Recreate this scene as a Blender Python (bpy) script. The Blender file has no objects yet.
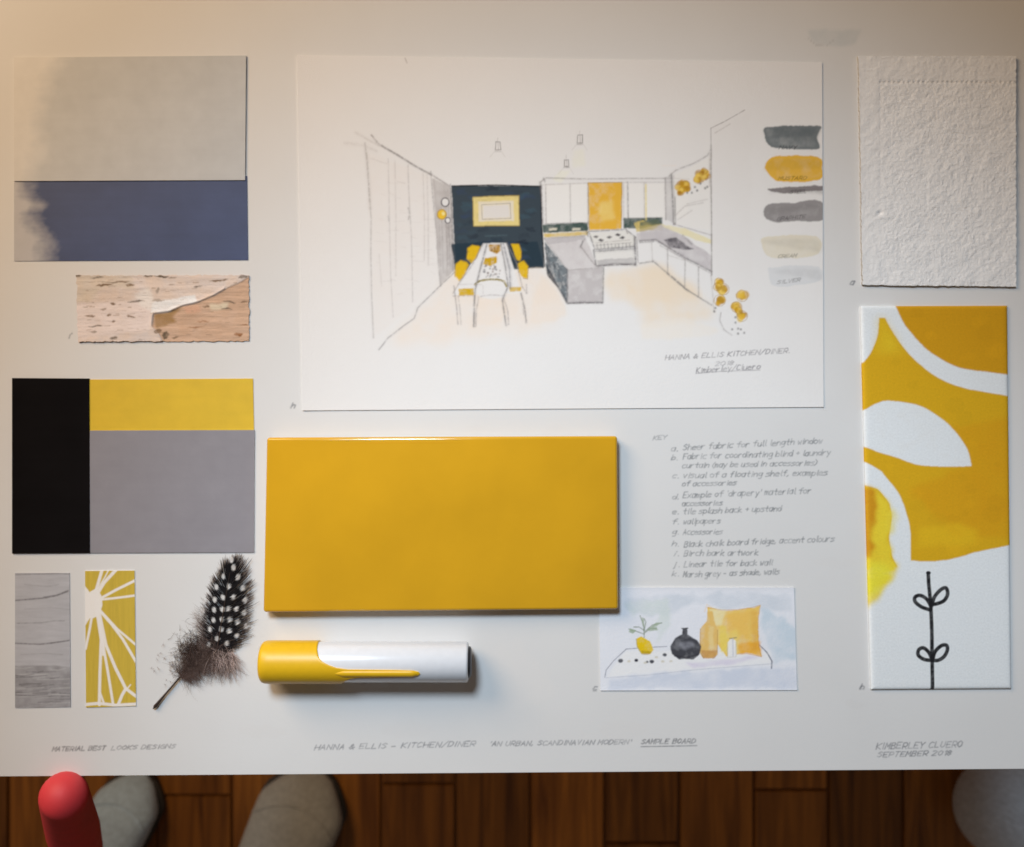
import bpy, bmesh, math, random
import numpy as np
from mathutils import Vector

random.seed(7); rng = np.random.default_rng(11)
S = bpy.context.scene
COL = S.collection
K = 0.000568            # metres on the board per photo pixel
H = 0.55                # camera height above the board (m)
CX, CY = 512.0, 423.5

def W(px, py, z=0.0):
    f = K * (H - z) / H
    return Vector(((px - CX) * f, -(py - CY) * f, z))

# ------------------------------------------------------------------ colour helpers
def lin(c):
    c = np.asarray(c, float) / 255.0
    return np.where(c <= 0.04045, c / 12.92, ((c + 0.055) / 1.055) ** 2.4)
REFW = [(222, 215, 210)]
def pig(c, white=None, a=0.82):
    """pigment reflectance of a colour seen next to paper that reads as `white`"""
    white = white or REFW[0]
    return np.clip(lin(c) / lin(white) * a, 0.004, 0.9)

# ------------------------------------------------------------------ numpy painter
def noise2(shape, cell, seed):
    r = np.random.default_rng(seed)
    h, w = shape
    gh, gw = int(h / cell) + 4, int(w / cell) + 4
    g = r.random((gh, gw))
    y = np.arange(h) / cell; x = np.arange(w) / cell
    yi = y.astype(int); xi = x.astype(int)
    fy = y - yi; fx = x - xi
    fy = (fy * fy * (3 - 2 * fy))[:, None]; fx = (fx * fx * (3 - 2 * fx))[None, :]
    a = g[np.ix_(yi, xi)]; b = g[np.ix_(yi, xi + 1)]; c = g[np.ix_(yi + 1, xi)]; d = g[np.ix_(yi + 1, xi + 1)]
    return (a * (1 - fx) + b * fx) * (1 - fy) + (c * (1 - fx) + d * fx) * fy
def fbm(shape, cell, seed, octv=4, gain=0.55):
    t = np.zeros(shape); a = 1.0; s = 0.0
    for i in range(octv):
        t += a * noise2(shape, max(cell / 2 ** i, 1.01), seed + i * 17); s += a; a *= gain
    return t / s
def aniso(shape, cx, cy, seed, octv=3):
    h, w = shape
    t = np.zeros(shape); a = 1.0; s = 0
    for i in range(octv):
        r = np.random.default_rng(seed + 31 * i)
        gx, gy = max(cx / 2 ** i, 1.01), max(cy / 2 ** i, 1.01)
        g = r.random((int(h / gy) + 4, int(w / gx) + 4))
        y = np.arange(h) / gy; x = np.arange(w) / gx
        yi = y.astype(int); xi = x.astype(int); fy = (y - yi)[:, None]; fx = (x - xi)[None, :]
        t += a * ((g[np.ix_(yi, xi)] * (1 - fx) + g[np.ix_(yi, xi + 1)] * fx) * (1 - fy) + (g[np.ix_(yi + 1, xi)] * (1 - fx) + g[np.ix_(yi + 1, xi + 1)] * fx) * fy)
        s += a; a *= 0.6
    return t / s
def blur(m, n):
    for _ in range(2):
        for ax in (0, 1):
            p = np.pad(m, [(n, n) if i == ax else (0, 0) for i in (0, 1)], mode='edge')
            c = np.cumsum(p, axis=ax); z = np.zeros_like(np.take(c, [0], axis=ax))
            c = np.concatenate([z, c], axis=ax); L = m.shape[ax]
            m = (np.take(c, np.arange(2 * n + 1, 2 * n + 1 + L), axis=ax) - np.take(c, np.arange(0, L), axis=ax)) / (2 * n + 1)
    return m
def inpoly(X, Y, pts):
    m = np.zeros(X.shape, bool); n = len(pts)
    for i in range(n):
        x0, y0 = pts[i]; x1, y1 = pts[(i + 1) % n]
        if y0 == y1: continue
        c = ((y0 > Y) != (y1 > Y)) & (X < (x1 - x0) * (Y - y0) / (y1 - y0) + x0)
        m ^= c
    return m
_seed = [100]
class Canvas:
    def __init__(s, x0, y0, x1, y1, base, r=2.0):
        s.x0, s.y0, s.r = x0, y0, r
        s.w, s.h = int((x1 - x0) * r) + 2, int((y1 - y0) * r) + 2
        s.a = np.empty((s.h, s.w, 3)); s.a[:] = base
        s.wx = (fbm((s.h, s.w), 9 * r, 5) - .5); s.wy = (fbm((s.h, s.w), 9 * r, 6) - .5)
        s.tooth = fbm((s.h, s.w), 2.2 * r, 7, 3)
    def box(s, pts, pad):
        xs = [p[0] for p in pts]; ys = [p[1] for p in pts]
        ix0 = max(0, int((min(xs) - pad - s.x0) * s.r)); ix1 = min(s.w, int((max(xs) + pad - s.x0) * s.r) + 2)
        iy0 = max(0, int((min(ys) - pad - s.y0) * s.r)); iy1 = min(s.h, int((max(ys) + pad - s.y0) * s.r) + 2)
        return ix0, ix1, iy0, iy1
    def put(s, b, m, c):
        v = s.a[b[2]:b[3], b[0]:b[1]]
        v += (np.asarray(c) - v) * m[..., None]
    def line(s, pts, c, w=0.9, a=0.7, grain=0.5, soft=0.5, wob=0.0):
        if wob:
            pts = [(x + random.uniform(-wob, wob), y + random.uniform(-wob, wob)) for x, y in pts]
        b = s.box(pts, w + 2)
        if b[1] <= b[0] or b[3] <= b[2]: return
        Y, X = np.mgrid[b[2]:b[3], b[0]:b[1]]
        X = X / s.r + s.x0; Y = Y / s.r + s.y0
        d = np.full(X.shape, 1e9)
        for (xa, ya), (xb, yb) in zip(pts[:-1], pts[1:]):
            dx, dy = xb - xa, yb - ya; L = dx * dx + dy * dy + 1e-9
            t = np.clip(((X - xa) * dx + (Y - ya) * dy) / L, 0, 1)
            d = np.minimum(d, np.hypot(X - xa - t * dx, Y - ya - t * dy))
        m = np.clip((w / 2 + soft - d) / (2 * soft), 0, 1)
        g = s.tooth[b[2]:b[3], b[0]:b[1]]
        m = m * a * np.clip(1 - grain + grain * 2.0 * g, 0, 1.2)
        s.put(b, np.clip(m, 0, 1), c)
    def poly(s, pts, c, a=0.8, warp=3.0, soft=1, mottle=0.4, cell=10, edge=0.0):
        b = s.box(pts, 5)
        if b[1] <= b[0] or b[3] <= b[2]: return
        Y, X = np.mgrid[b[2]:b[3], b[0]:b[1]]
        X = X / s.r + s.x0 + warp * s.wx[b[2]:b[3], b[0]:b[1]]
        Y = Y / s.r + s.y0 + warp * s.wy[b[2]:b[3], b[0]:b[1]]
        m = inpoly(X, Y, pts).astype(float)
        if soft: m = blur(m, max(1, int(soft * s.r / 2)))
        _seed[0] += 1
        n = fbm(m.shape, cell * s.r, _seed[0], 4)
        k = np.clip(1 - mottle + mottle * 2 * n, 0, 1.3)
        if edge:
            k = k + edge * np.clip(1 - blur(m, max(1, int(2 * s.r))), 0, 1) * 2
        s.put(b, np.clip(m * a * k, 0, 1), c)
    def dot(s, x, y, rx, ry, c, a=0.9, warp=1.0):
        s.poly([(x + rx * math.cos(t), y + ry * math.sin(t)) for t in np.linspace(0, 6.283, 14)[:-1]], c, a, warp, 0.6, 0.2)
    def sample(s, px, py):
        x = np.clip((px - s.x0) * s.r, 0, s.w - 1.001); y = np.clip((py - s.y0) * s.r, 0, s.h - 1.001)
        xi = x.astype(int); yi = y.astype(int); fx = (x - xi)[:, None]; fy = (y - yi)[:, None]
        A = s.a
        return (A[yi, xi] * (1 - fx) + A[yi, xi + 1] * fx) * (1 - fy) + (A[yi + 1, xi] * (1 - fx) + A[yi + 1, xi + 1] * fx) * fy

def smooth(pts, n=6):
    P = [np.array(pts[i:i + 2], float) for i in range(0, len(pts), 2)]; P = [P[0]] + P + [P[-1]]; o_ = []
    for i in range(1, len(P) - 2):
        for t in np.linspace(0, 1, n, endpoint=False):
            p0, p1, p2, p3 = P[i - 1:i + 3]
            o_ += list(.5 * (2 * p1 + (p2 - p0) * t + (2 * p0 - 5 * p1 + 4 * p2 - p3) * t * t + (3 * p1 - p0 - 3 * p2 + p3) * t ** 3))
    return o_ + list(P[-1])
def smp(pts, n=5):
    f = smooth([v for p in pts for v in p], n); return [(f[i], f[i + 1]) for i in range(0, len(f), 2)]
# single-stroke handwriting: pairs of hex digits x,y; y 3 = baseline, 8 = x-height, b = capital height
F = {'a':'48 18 07 04 13 33 46|48 43','b':'0b 03|06 28 47 44 23 04','c':'48 18 06 05 13 43','d':'4b 43|46 28 07 04 23 45',
'e':'06 46 47 28 07 04 13 43','f':'4b 3b 2a 23|08 48','g':'48 18 07 05 14 34 46|48 41 30 10','h':'0b 03|06 28 47 43','i':'18 13|1a 1a',
'j':'28 21 10|2a 2a','k':'0b 03|38 05 43','l':'1b 14 23','m':'08 03|07 18 27 23|27 38 47 43','n':'08 03|06 28 47 43','o':'28 07 04 23 44 47 28',
'p':'08 00|07 28 47 44 23 04','q':'48 18 07 05 14 34 46|48 40','r':'08 03|06 28 38','s':'48 18 07 36 44 23 03','t':'2b 24 33|08 48',
'u':'08 04 13 33 45|48 43','v':'08 23 48','w':'08 13 26 33 48','x':'08 43|03 48','y':'08 24|48 10','z':'08 48 03 43',
'A':'03 2b 43|16 36','B':'03 0b 3b 49 38 07|37 45 33 03','C':'4a 2b 09 05 13 44','D':'03 0b 2b 49 45 23 03','E':'4b 0b 03 43|07 37',
'F':'4b 0b 03|07 37','G':'4a 2b 09 05 13 43 47 27','H':'0b 03|4b 43|07 47','I':'1b 13','J':'4b 44 23 04','K':'0b 03|4b 07 43','L':'0b 03 43',
'M':'03 0b 26 4b 43','N':'03 0b 43 4b','O':'2b 09 05 23 45 49 2b','P':'03 0b 3b 49 47 36 06','R':'03 0b 3b 49 47 36 06|26 43',
'S':'4a 2b 09 37 45 23 04','T':'0b 4b|2b 23','U':'0b 05 23 45 4b','V':'0b 23 4b','W':'0b 13 27 33 4b','Y':'0b 27 4b|27 23','Z':'0b 4b 03 43',
'0':'2b 09 05 23 45 49 2b','1':'19 2b 23','2':'0a 2b 49 03 43','8':'27 09 2b 49 27 05 23 45 27','&':'43 19 2b 39 05 13 46','+':'25 29|07 47',
'/':'02 4c','-':'06 36','.':'13 13',',':'14 02',"'":'1b 19','(':'2b 08 05 22',')':'0b 28 25 02'}
def text(cv, s, x0, y0, x1, y1, h, c, w=0.8, a=0.75, wob=0.3):
    """h: height of a capital in pixels; the line is stretched from x0 to x1"""
    n = sum(3.4 if ch == ' ' else (3.0 if ch in "Iil1.,'()" else 5.6) for ch in s)
    L = math.hypot(x1 - x0, y1 - y0); ux, uy = (x1 - x0) / L, (y1 - y0) / L
    sx = L / n; sy = h * .88 / 8.0; p = 0.0
    for ch in s:
        jit = random.uniform(-.35, .35) * sy
        for st in F.get(ch, '').split('|'):
            if not st: continue
            q = []
            for t in st.split():
                gx, gy = int(t[0], 16), int(t[1], 16) - 3
                X = (p + gx + 0.26 * gy + random.uniform(-wob, wob)) * sx; Yy = (gy + random.uniform(-wob, wob)) * sy + jit
                q.append((x0 + ux * X + uy * Yy, y0 + uy * X - ux * Yy))
            cv.line(q, c, w, a * random.uniform(.7, 1.05), 0.4, 0.55)
        p += 3.4 if ch == ' ' else (3.0 if ch in "Iil1.,'()" else 5.6)

# ------------------------------------------------------------------ materials
def mat(name, color=None, rough=0.6, vcol=False, bump=None, coat=0.0, var=0.0, spec=0.5, sheen=0.0, varscale=300):
    m = bpy.data.materials.new(name); m.use_nodes = True
    nt = m.node_tree; N = nt.nodes; L = nt.links
    b = N['Principled BSDF']; b.inputs['Roughness'].default_value = rough
    b.inputs['Specular IOR Level'].default_value = spec
    if coat: b.inputs['Coat Weight'].default_value = coat; b.inputs['Coat Roughness'].default_value = 0.08
    if sheen: b.inputs['Sheen Weight'].default_value = sheen
    tc = N.new('ShaderNodeTexCoord')
    src = None
    if vcol:
        at = N.new('ShaderNodeAttribute'); at.attribute_name = 'Col'; src = at.outputs['Color']
    else:
        rgb = N.new('ShaderNodeRGB'); rgb.outputs[0].default_value = (*[float(v) for v in color], 1); src = rgb.outputs[0]
    if var:
        nz = N.new('ShaderNodeTexNoise'); nz.inputs['Scale'].default_value = varscale; nz.inputs['Detail'].default_value = 6
        L.new(tc.outputs['Object'], nz.inputs['Vector'])
        mr = N.new('ShaderNodeMapRange'); mr.inputs['To Min'].default_value = 1 - var; mr.inputs['To Max'].default_value = 1 + var
        mr.inputs['From Min'].default_value = .3; mr.inputs['From Max'].default_value = .7
        L.new(nz.outputs['Fac'], mr.inputs['Value'])
        mx = N.new('ShaderNodeVectorMath'); mx.operation = 'SCALE'
        L.new(src, mx.inputs[0]); L.new(mr.outputs[0], mx.inputs['Scale']); src = mx.outputs[0]
    L.new(src, b.inputs['Base Color'])
    if bump:
        kind, scale, strength, dist = bump
        if kind == 'weave':
            w1 = N.new('ShaderNodeTexWave'); w2 = N.new('ShaderNodeTexWave'); w2.bands_direction = 'Y'
            for w in (w1, w2):
                w.inputs['Scale'].default_value = scale; w.inputs['Distortion'].default_value = 1.5; w.inputs['Detail'].default_value = 2; w.inputs['Detail Scale'].default_value = 2
                L.new(tc.outputs['Object'], w.inputs['Vector'])
            ad = N.new('ShaderNodeMath'); ad.operation = 'ADD'; L.new(w1.outputs['Fac'], ad.inputs[0]); L.new(w2.outputs['Fac'], ad.inputs[1]); out = ad.outputs[0]
        else:
            nz2 = N.new('ShaderNodeTexNoise'); nz2.inputs['Scale'].default_value = scale; nz2.inputs['Detail'].default_value = 8; nz2.inputs['Roughness'].default_value = .6
            L.new(tc.outputs['Object'], nz2.inputs['Vector']); out = nz2.outputs['Fac']
        bp = N.new('ShaderNodeBump'); bp.inputs['Strength'].default_value = strength; bp.inputs['Distance'].default_value = dist
        L.new(out, bp.inputs['Height']); L.new(bp.outputs[0], b.inputs['Normal'])
    return m

M_board = mat('mount_board', rough=.7, vcol=True, bump=('noise', 500, .12, .0004), spec=.3)
M_paper = mat('watercolour_paper', rough=.85, vcol=True, bump=('noise', 900, .35, .0004), spec=.2)
M_card = mat('painted_card', rough=.55, vcol=True, bump=('noise', 350, .2, .0004), spec=.35, var=.03, varscale=120)
M_black = mat('black_card', rough=.9, vcol=True, spec=.06)
M_cloth = mat('woven_cloth', rough=.9, vcol=True, bump=('weave', 420, .22, .0004), spec=.15, sheen=.1)
M_canvas = mat('printed_canvas', rough=.85, vcol=True, bump=('weave', 480, .3, .0003), spec=.2, var=.05, varscale=900)
M_bark = mat('birch_bark', rough=.8, vcol=True, bump=('noise', 600, .5, .0006), spec=.25)
M_feather = mat('feather_barbs', rough=.7, vcol=True, spec=.2)
M_shaft = mat('feather_shaft', color=lin((62, 48, 44)), rough=.45, var=.2)
M_tile = mat('glazed_ceramic', color=(.70, .375, .014), rough=.15, coat=.6, var=.06, varscale=22, bump=('noise', 30, .10, .002), spec=.5)
M_biscuit = mat('unglazed_ceramic', color=(.62, .58, .5), rough=.9, var=.1)
M_cap = mat('satin_yellow_plastic', color=(.82, .49, .012), rough=.38, var=.03, bump=('noise', 900, .1, .0002))
M_barrel = mat('satin_white_plastic', color=(.80, .82, .86), rough=.22, var=.02, bump=('noise', 900, .05, .0002), coat=.3)
M_plug = mat('dark_plastic', color=(.03, .03, .035), rough=.4, var=.1)
M_felt = lambda n, c: mat(n, color=c, rough=.95, var=.12, varscale=160, bump=('noise', 700, .6, .001), sheen=.4, spec=.1)
M_red = mat('red_paint', color=(.72, .045, .055), rough=.6, var=.08, varscale=60, bump=('noise', 300, .1, .0005))
M_tablewood = mat('table_wood', color=(.2, .12, .06), rough=.5, var=.2, varscale=40)

def floor_mat():
    m = bpy.data.materials.new('oak_strip'); m.use_nodes = True; nt = m.node_tree; N = nt.nodes; L = nt.links
    b = N['Principled BSDF']; b.inputs['Roughness'].default_value = .42
    tc = N.new('ShaderNodeTexCoord'); oi = N.new('ShaderNodeObjectInfo')
    geo = N.new('ShaderNodeAttribute'); geo.attribute_name = 'plank'
    mp = N.new('ShaderNodeMapping'); mp.inputs['Scale'].default_value = (38, 2.2, 1)
    L.new(tc.outputs['Object'], mp.inputs['Vector'])
    off = N.new('ShaderNodeVectorMath'); off.operation = 'MULTIPLY_ADD'; off.inputs[1].default_value = (0, 40, 0)
    L.new(geo.outputs['Vector'], off.inputs[0]); L.new(mp.outputs[0], off.inputs[2])
    nz = N.new('ShaderNodeTexNoise'); nz.inputs['Scale'].default_value = 1.6; nz.inputs['Detail'].default_value = 9; nz.inputs['Distortion'].default_value = 1.2
    L.new(off.outputs[0], nz.inputs['Vector'])
    cr = N.new('ShaderNodeValToRGB'); cr.color_ramp.elements[0].position = .3; cr.color_ramp.elements[1].position = .75
    cr.color_ramp.elements[0].color = (.17, .056, .009, 1); cr.color_ramp.elements[1].color = (.56, .215, .032, 1)
    L.new(nz.outputs['Fac'], cr.inputs['Fac'])
    mr = N.new('ShaderNodeMapRange'); mr.inputs['To Min'].default_value = .5; mr.inputs['To Max'].default_value = 1.2
    L.new(geo.outputs['Fac'], mr.inputs['Value'])
    sc = N.new('ShaderNodeVectorMath'); sc.operation = 'SCALE'; L.new(cr.outputs[0], sc.inputs[0]); L.new(mr.outputs[0], sc.inputs['Scale'])
    L.new(sc.outputs[0], b.inputs['Base Color'])
    bp = N.new('ShaderNodeBump'); bp.inputs['Strength'].default_value = .15; bp.inputs['Distance'].default_value = .001
    L.new(nz.outputs['Fac'], bp.inputs['Height']); L.new(bp.outputs[0], b.inputs['Normal'])
    return m

# ------------------------------------------------------------------ mesh helpers
def link(name, me, m, parent=None):
    o = bpy.data.objects.new(name, me); COL.objects.link(o)
    if m: me.materials.append(m)
    if parent: o.parent = parent
    return o
def tag(o, label, cat, group=None):
    o['label'] = label; o['category'] = cat
    if group: o['group'] = group
    return o
def empty(name, loc):
    o = bpy.data.objects.new(name, None); o.location = loc; o.empty_display_size = .02; COL.objects.link(o); return o
def np_mesh(name, V, Q, cols=None, smooth=True):
    me = bpy.data.meshes.new(name)
    V = np.asarray(V, np.float32); Q = np.asarray(Q, np.int32)
    k = Q.shape[1]
    me.vertices.add(len(V)); me.vertices.foreach_set('co', V.ravel())
    me.loops.add(Q.size); me.loops.foreach_set('vertex_index', Q.ravel())
    me.polygons.add(len(Q)); me.polygons.foreach_set('loop_start', np.arange(0, Q.size, k, dtype=np.int32))
    me.polygons.foreach_set('loop_total', np.full(len(Q), k, np.int32))
    me.polygons.foreach_set('use_smooth', np.full(len(Q), smooth, bool))
    if cols is not None:
        at = me.color_attributes.new('Col', 'FLOAT_COLOR', 'POINT')
        at.data.foreach_set('color', np.concatenate([cols, np.ones((len(cols), 1))], 1).astype(np.float32).ravel())
    me.update(); me.validate()
    return me
def sheet(name, quad, z, th, m, cv=None, step=0.7, parent=None, us=None, vs=None, height=None, edgecol=None, flat=(200, 200, 200), rag=0.0):
    """a sheet of card, paper or cloth: quad = its corners on the board (tl, tr, br, bl), z = top, th = thickness"""
    (ax, ay), (bx, by), (cx, cy), (dx, dy) = quad
    if us is None:
        us = np.linspace(0, 1, max(2, int(math.hypot(bx - ax, by - ay) / step) + 1))
    if vs is None:
        vs = np.linspace(0, 1, max(2, int(math.hypot(dx - ax, dy - ay) / step) + 1))
    U, Vv = np.meshgrid(us, vs)
    px = (ax * (1 - U) + bx * U) * (1 - Vv) + (dx * (1 - U) + cx * U) * Vv
    py = (ay * (1 - U) + by * U) * (1 - Vv) + (dy * (1 - U) + cy * U) * Vv
    if rag:
        n1 = fbm(px.shape, 7, 900) - .5; n2 = fbm(px.shape, 7, 950) - .5
        ed = np.exp(-np.minimum.reduce([U * (bx - ax), (1 - U) * (bx - ax), Vv * (dy - ay), (1 - Vv) * (dy - ay)]) / 3)
        px = px + n1 * rag * ed; py = py + n2 * rag * ed
    nv, nu = px.shape
    Z = np.full(px.shape, z)
    if height is not None: Z = Z + height(px, py, U, Vv)
    f = K * (H - z) / H
    X = (px - CX) * f; Y = -(py - CY) * f
    V = np.stack([X, Y, Z], -1).reshape(-1, 3)
    idx = np.arange(nv * nu).reshape(nv, nu)
    Q = np.stack([idx[1:, :-1], idx[1:, 1:], idx[:-1, 1:], idx[:-1, :-1]], -1).reshape(-1, 4)
    ring = np.concatenate([idx[0, :-1], idx[:-1, -1], idx[-1, :0:-1], idx[:0:-1, 0]])
    low = V[ring].copy(); low[:, 2] = z - th
    top2 = V[ring].copy()
    b0 = len(V); n = len(ring); b1 = b0 + n
    V = np.concatenate([V, top2, low])
    i = np.arange(n); j = (i + 1) % n
    Qs = np.stack([b0 + i, b0 + j, b1 + j, b1 + i], -1)
    C = cv.sample(px.ravel(), py.ravel()) if cv is not None else np.tile(pig(flat), (nv * nu, 1))
    ec = C[ring] * .9 if edgecol is None else np.tile(edgecol, (n, 1))
    C = np.concatenate([C, ec, ec])
    me = np_mesh(name, V, np.concatenate([Q, Qs]), C)
    return link(name, me, m, parent)
def Zm(x0, y0, s):
    return lambda *p: [(x0 + p[i] / s, y0 + p[i + 1] / s) for i in range(0, len(p), 2)]

INK = pig((92, 92, 100)); PENCIL = pig((120, 114, 114))
BOARDW = np.array([.74, .735, .725]); PAPERW = np.array([.83, .815, .80])

# ================================================================== FLOOR, TABLE
ZF = -0.72
def planks():
    V = []; Q = []; A = []
    w = 0.0978; g = 0.0011
    xs0 = W(381, 0, ZF).x
    for i in range(-12, 14):
        x0 = xs0 + i * w + g; x1 = xs0 + (i + 1) * w - g
        y = -1.6 + random.uniform(0, .5)
        ys = [-1.9]
        while ys[-1] < 1.2: ys.append(ys[-1] + random.uniform(.55, 1.0))
        if i == 0: ys = [-1.9, -1.05, W(0, 784, ZF).y, .5, 1.3]
        if i == 5: ys = [-1.9, -.9, W(0, 790, ZF).y, .6, 1.3]
        for a, b in zip(ys[:-1], ys[1:]):
            a += g; b -= g
            e = .0012; r = random.random(); n = len(V)
            V += [(x0, a, ZF - .006), (x1, a, ZF - .006), (x1, b, ZF - .006), (x0, b, ZF - .006),
                  (x0 + e, a + e, ZF), (x1 - e, a + e, ZF), (x1 - e, b - e, ZF), (x0 + e, b - e, ZF)]
            Q += [(n + 4, n + 5, n + 6, n + 7), (n, n + 1, n + 5, n + 4), (n + 1, n + 2, n + 6, n + 5), (n + 2, n + 3, n + 7, n + 6), (n + 3, n, n + 4, n + 7)]
            A += [r] * 8
    n = len(V); R = 1.5
    V += [(-R, -R - .4, ZF - .005), (R, -R - .4, ZF - .005), (R, R, ZF - .005), (-R, R, ZF - .005)]; Q += [(n, n + 1, n + 2, n + 3)]; A += [0] * 4
    me = np_mesh('floor', V, Q, smooth=False)
    at = me.attributes.new('plank', 'FLOAT', 'POINT'); at.data.foreach_set('value', A)
    o = link('floor', me, floor_mat()); o['kind'] = 'structure'
planks()

def box_bm(x0, x1, y0, y1, z0, z1, bev=.003):
    bm = bmesh.new(); bmesh.ops.create_cube(bm, size=1)
    bmesh.ops.scale(bm, vec=(x1 - x0, y1 - y0, z1 - z0), verts=bm.verts)
    bmesh.ops.translate(bm, vec=((x0 + x1) / 2, (y0 + y1) / 2, (z0 + z1) / 2), verts=bm.verts)
    if bev: bmesh.ops.bevel(bm, geom=bm.edges[:], offset=bev, segments=3, affect='EDGES', profile=.5)
    return bm
def bm_obj(name, bm, m, parent=None, smooth=True):
    me = bpy.data.meshes.new(name); bm.to_mesh(me); bm.free()
    if smooth:
        for p in me.polygons: p.use_smooth = True
    return link(name, me, m, parent)

BT = -0.004                       # underside of the mount board
tb = empty('table', (0, 0, ZF)); tag(tb, 'wooden table that carries the white board, hidden beneath it', 'table')
o = bm_obj('tabletop', box_bm(-.29, .29, -.19, .25, BT - .03, BT - .0003), M_tablewood, tb); o.location = (0, 0, -ZF)
for sx in (-.24, .24):
    for sy in (-.12, .2):
        o = bm_obj('leg', box_bm(sx - .018, sx + .018, sy - .018, sy + .018, ZF, BT - .0305), M_tablewood, tb); o.location = (0, 0, -ZF)

# ================================================================== MOUNT BOARD with its handwriting
bcv = Canvas(-40, -20, 1066, 780, BOARDW, r=1.8)
bcv.a *= (1 + .035 * (fbm((bcv.h, bcv.w), 90, 61) - .5))[..., None]
GI = pig((82, 86, 90)); GI2 = pig((72, 74, 82))
text(bcv, 'KEY', 653, 440, 667, 439, 4.5, GI, .8, .6)
lines = [('a', 'Sheer fabric for full length window', 671, 451, 683, 450, 823, 443, 6.2),
 ('b', 'Fabric for coordinating blind + laundry', 671, 460, 683, 459, 831, 455, 6.2),
 ('', 'curtain (may be used in accessories)', 0, 0, 682, 468, 817, 465, 5.8),
 ('c', 'visual of a floating shelf, examples', 672, 478, 683, 478, 828, 475, 6),
 ('', 'of accessories', 0, 0, 682, 486, 737, 485, 5.6),
 ('d', "Example of 'drapery' material for", 672, 499, 683, 498, 812, 493, 6.4),
 ('', 'accessories', 0, 0, 682, 506, 723, 505, 5.6),
 ('e', 'tile splash back + upstand', 672, 514, 683, 514, 782, 511, 6),
 ('f', 'wallpapers', 672, 524, 683, 524, 721, 523, 5.8),
 ('g', 'Accessories', 672, 534, 683, 534.5, 723, 534, 5.8),
 ('h', 'Black chalk board fridge, accent colours', 672, 546, 684, 547, 835, 541, 6.2),
 ('i', 'Birch bark artwork', 673, 556, 684, 556, 759, 555, 6.2),
 ('j', 'Linear tile for back wall', 673, 567, 684, 567, 773, 565, 6.2),
 ('k', 'Marsh grey - as shade, walls', 672, 576, 683, 577, 780, 574, 6)]
for l, s, lx, ly, x0, y0, x1, y1, h in lines:
    if l: text(bcv, l + '.', lx, ly, lx + 8, ly, 5.6, GI, .85, .65)
    text(bcv, s, x0, y0, x1, y1, h, GI, .85, .72)
text(bcv, 'HANNA & ELLIS - KITCHEN/DINER', 314, 750, 476, 746, 5.6, GI2, .8, .75)
text(bcv, "'AN URBAN, SCANDINAVIAN MODERN'", 489, 746, 632, 744, 5.0, GI2, .8, .75)
text(bcv, 'SAMPLE BOARD', 641, 744, 696, 743, 5, pig((70, 70, 76)), .85, .85)
bcv.line([(641, 746.6), (668, 746.3), (697, 745.6)], pig((80, 80, 86)), .8, .8)
text(bcv, 'KIMBERLEY CLUERO', 876, 749, 963, 747, 6.6, GI2, .85, .8)
text(bcv, 'SEPTEMBER 2018', 877, 757, 952, 755, 5.4, GI2, .85, .8)
text(bcv, 'MATERIAL BEST', 52, 751, 106, 750, 4.6, pig((84, 78, 80)), .95, .85)
text(bcv, 'LOOKS DESIGNS', 111, 750, 176, 748, 4.4, pig((96, 90, 92)), .85, .8)
for ch, x, y in (('a', 850, 285), ('b', 860, 689), ('c', 593, 690), ('h', 291, 408), ('i', 67, 338)):
    text(bcv, ch, x, y, x + 5, y, 6, pig((100, 100, 104)), 1.2, .8, .5)
# faint pencil rubbings and a grey smudge near the top edge
bcv.poly([(806, 30), (862, 30), (856, 43), (836, 47), (815, 44)], pig((178, 180, 178)), .35, 4, 3, .5)
bcv.line([(808, 38), (816, 45), (826, 46), (834, 40)], pig((150, 145, 140)), .8, .4)
bcv.poly([(455, 655), (520, 640), (560, 690), (500, 720), (460, 700)], np.array([.77, .75, .73]), .4, 12, 5, .5)
for _ in range(9):
    x, y = random.uniform(40, 980), random.choice([random.uniform(690, 765), random.uniform(412, 432), random.uniform(560, 760)])
    bcv.dot(x, y, random.uniform(8, 26), random.uniform(4, 10), np.array([.70, .68, .66]) * random.uniform(.96, 1.06), .22, 10)
for _ in range(90):
    bcv.dot(random.uniform(20, 1000), random.uniform(40, 765), .5, .4, pig((150, 145, 140)), random.uniform(.1, .35))
def bands(a, b, fine, fs, cs):
    r = [a]
    while r[-1] < b:
        st = fs if any(p - fs <= r[-1] < q for p, q in fine) else cs
        r.append(r[-1] + st)
    r[-1] = b
    return np.array(r)
xs = bands(-26, 1052, [(40, 180), (310, 700), (290, 300), (590, 600), (648, 838), (848, 972), (805, 865)], .62, 1.6)
ys = bands(-14, 774, [(280, 287), (332, 340), (400, 410), (432, 580), (682, 692), (735, 762)], .62, 2.2)
board = sheet('mount_board', ((-26, -14), (1052, -14), (1052, 768.5), (-26, 776.5)), 0.0, .0038, M_board, bcv,
              us=(xs + 26) / 1078, vs=(ys + 14) / 788, edgecol=np.array([.6, .59, .57]))
tag(board, 'large white mount board carrying all the samples, handwritten key in grey pen at its right', 'board')

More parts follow.
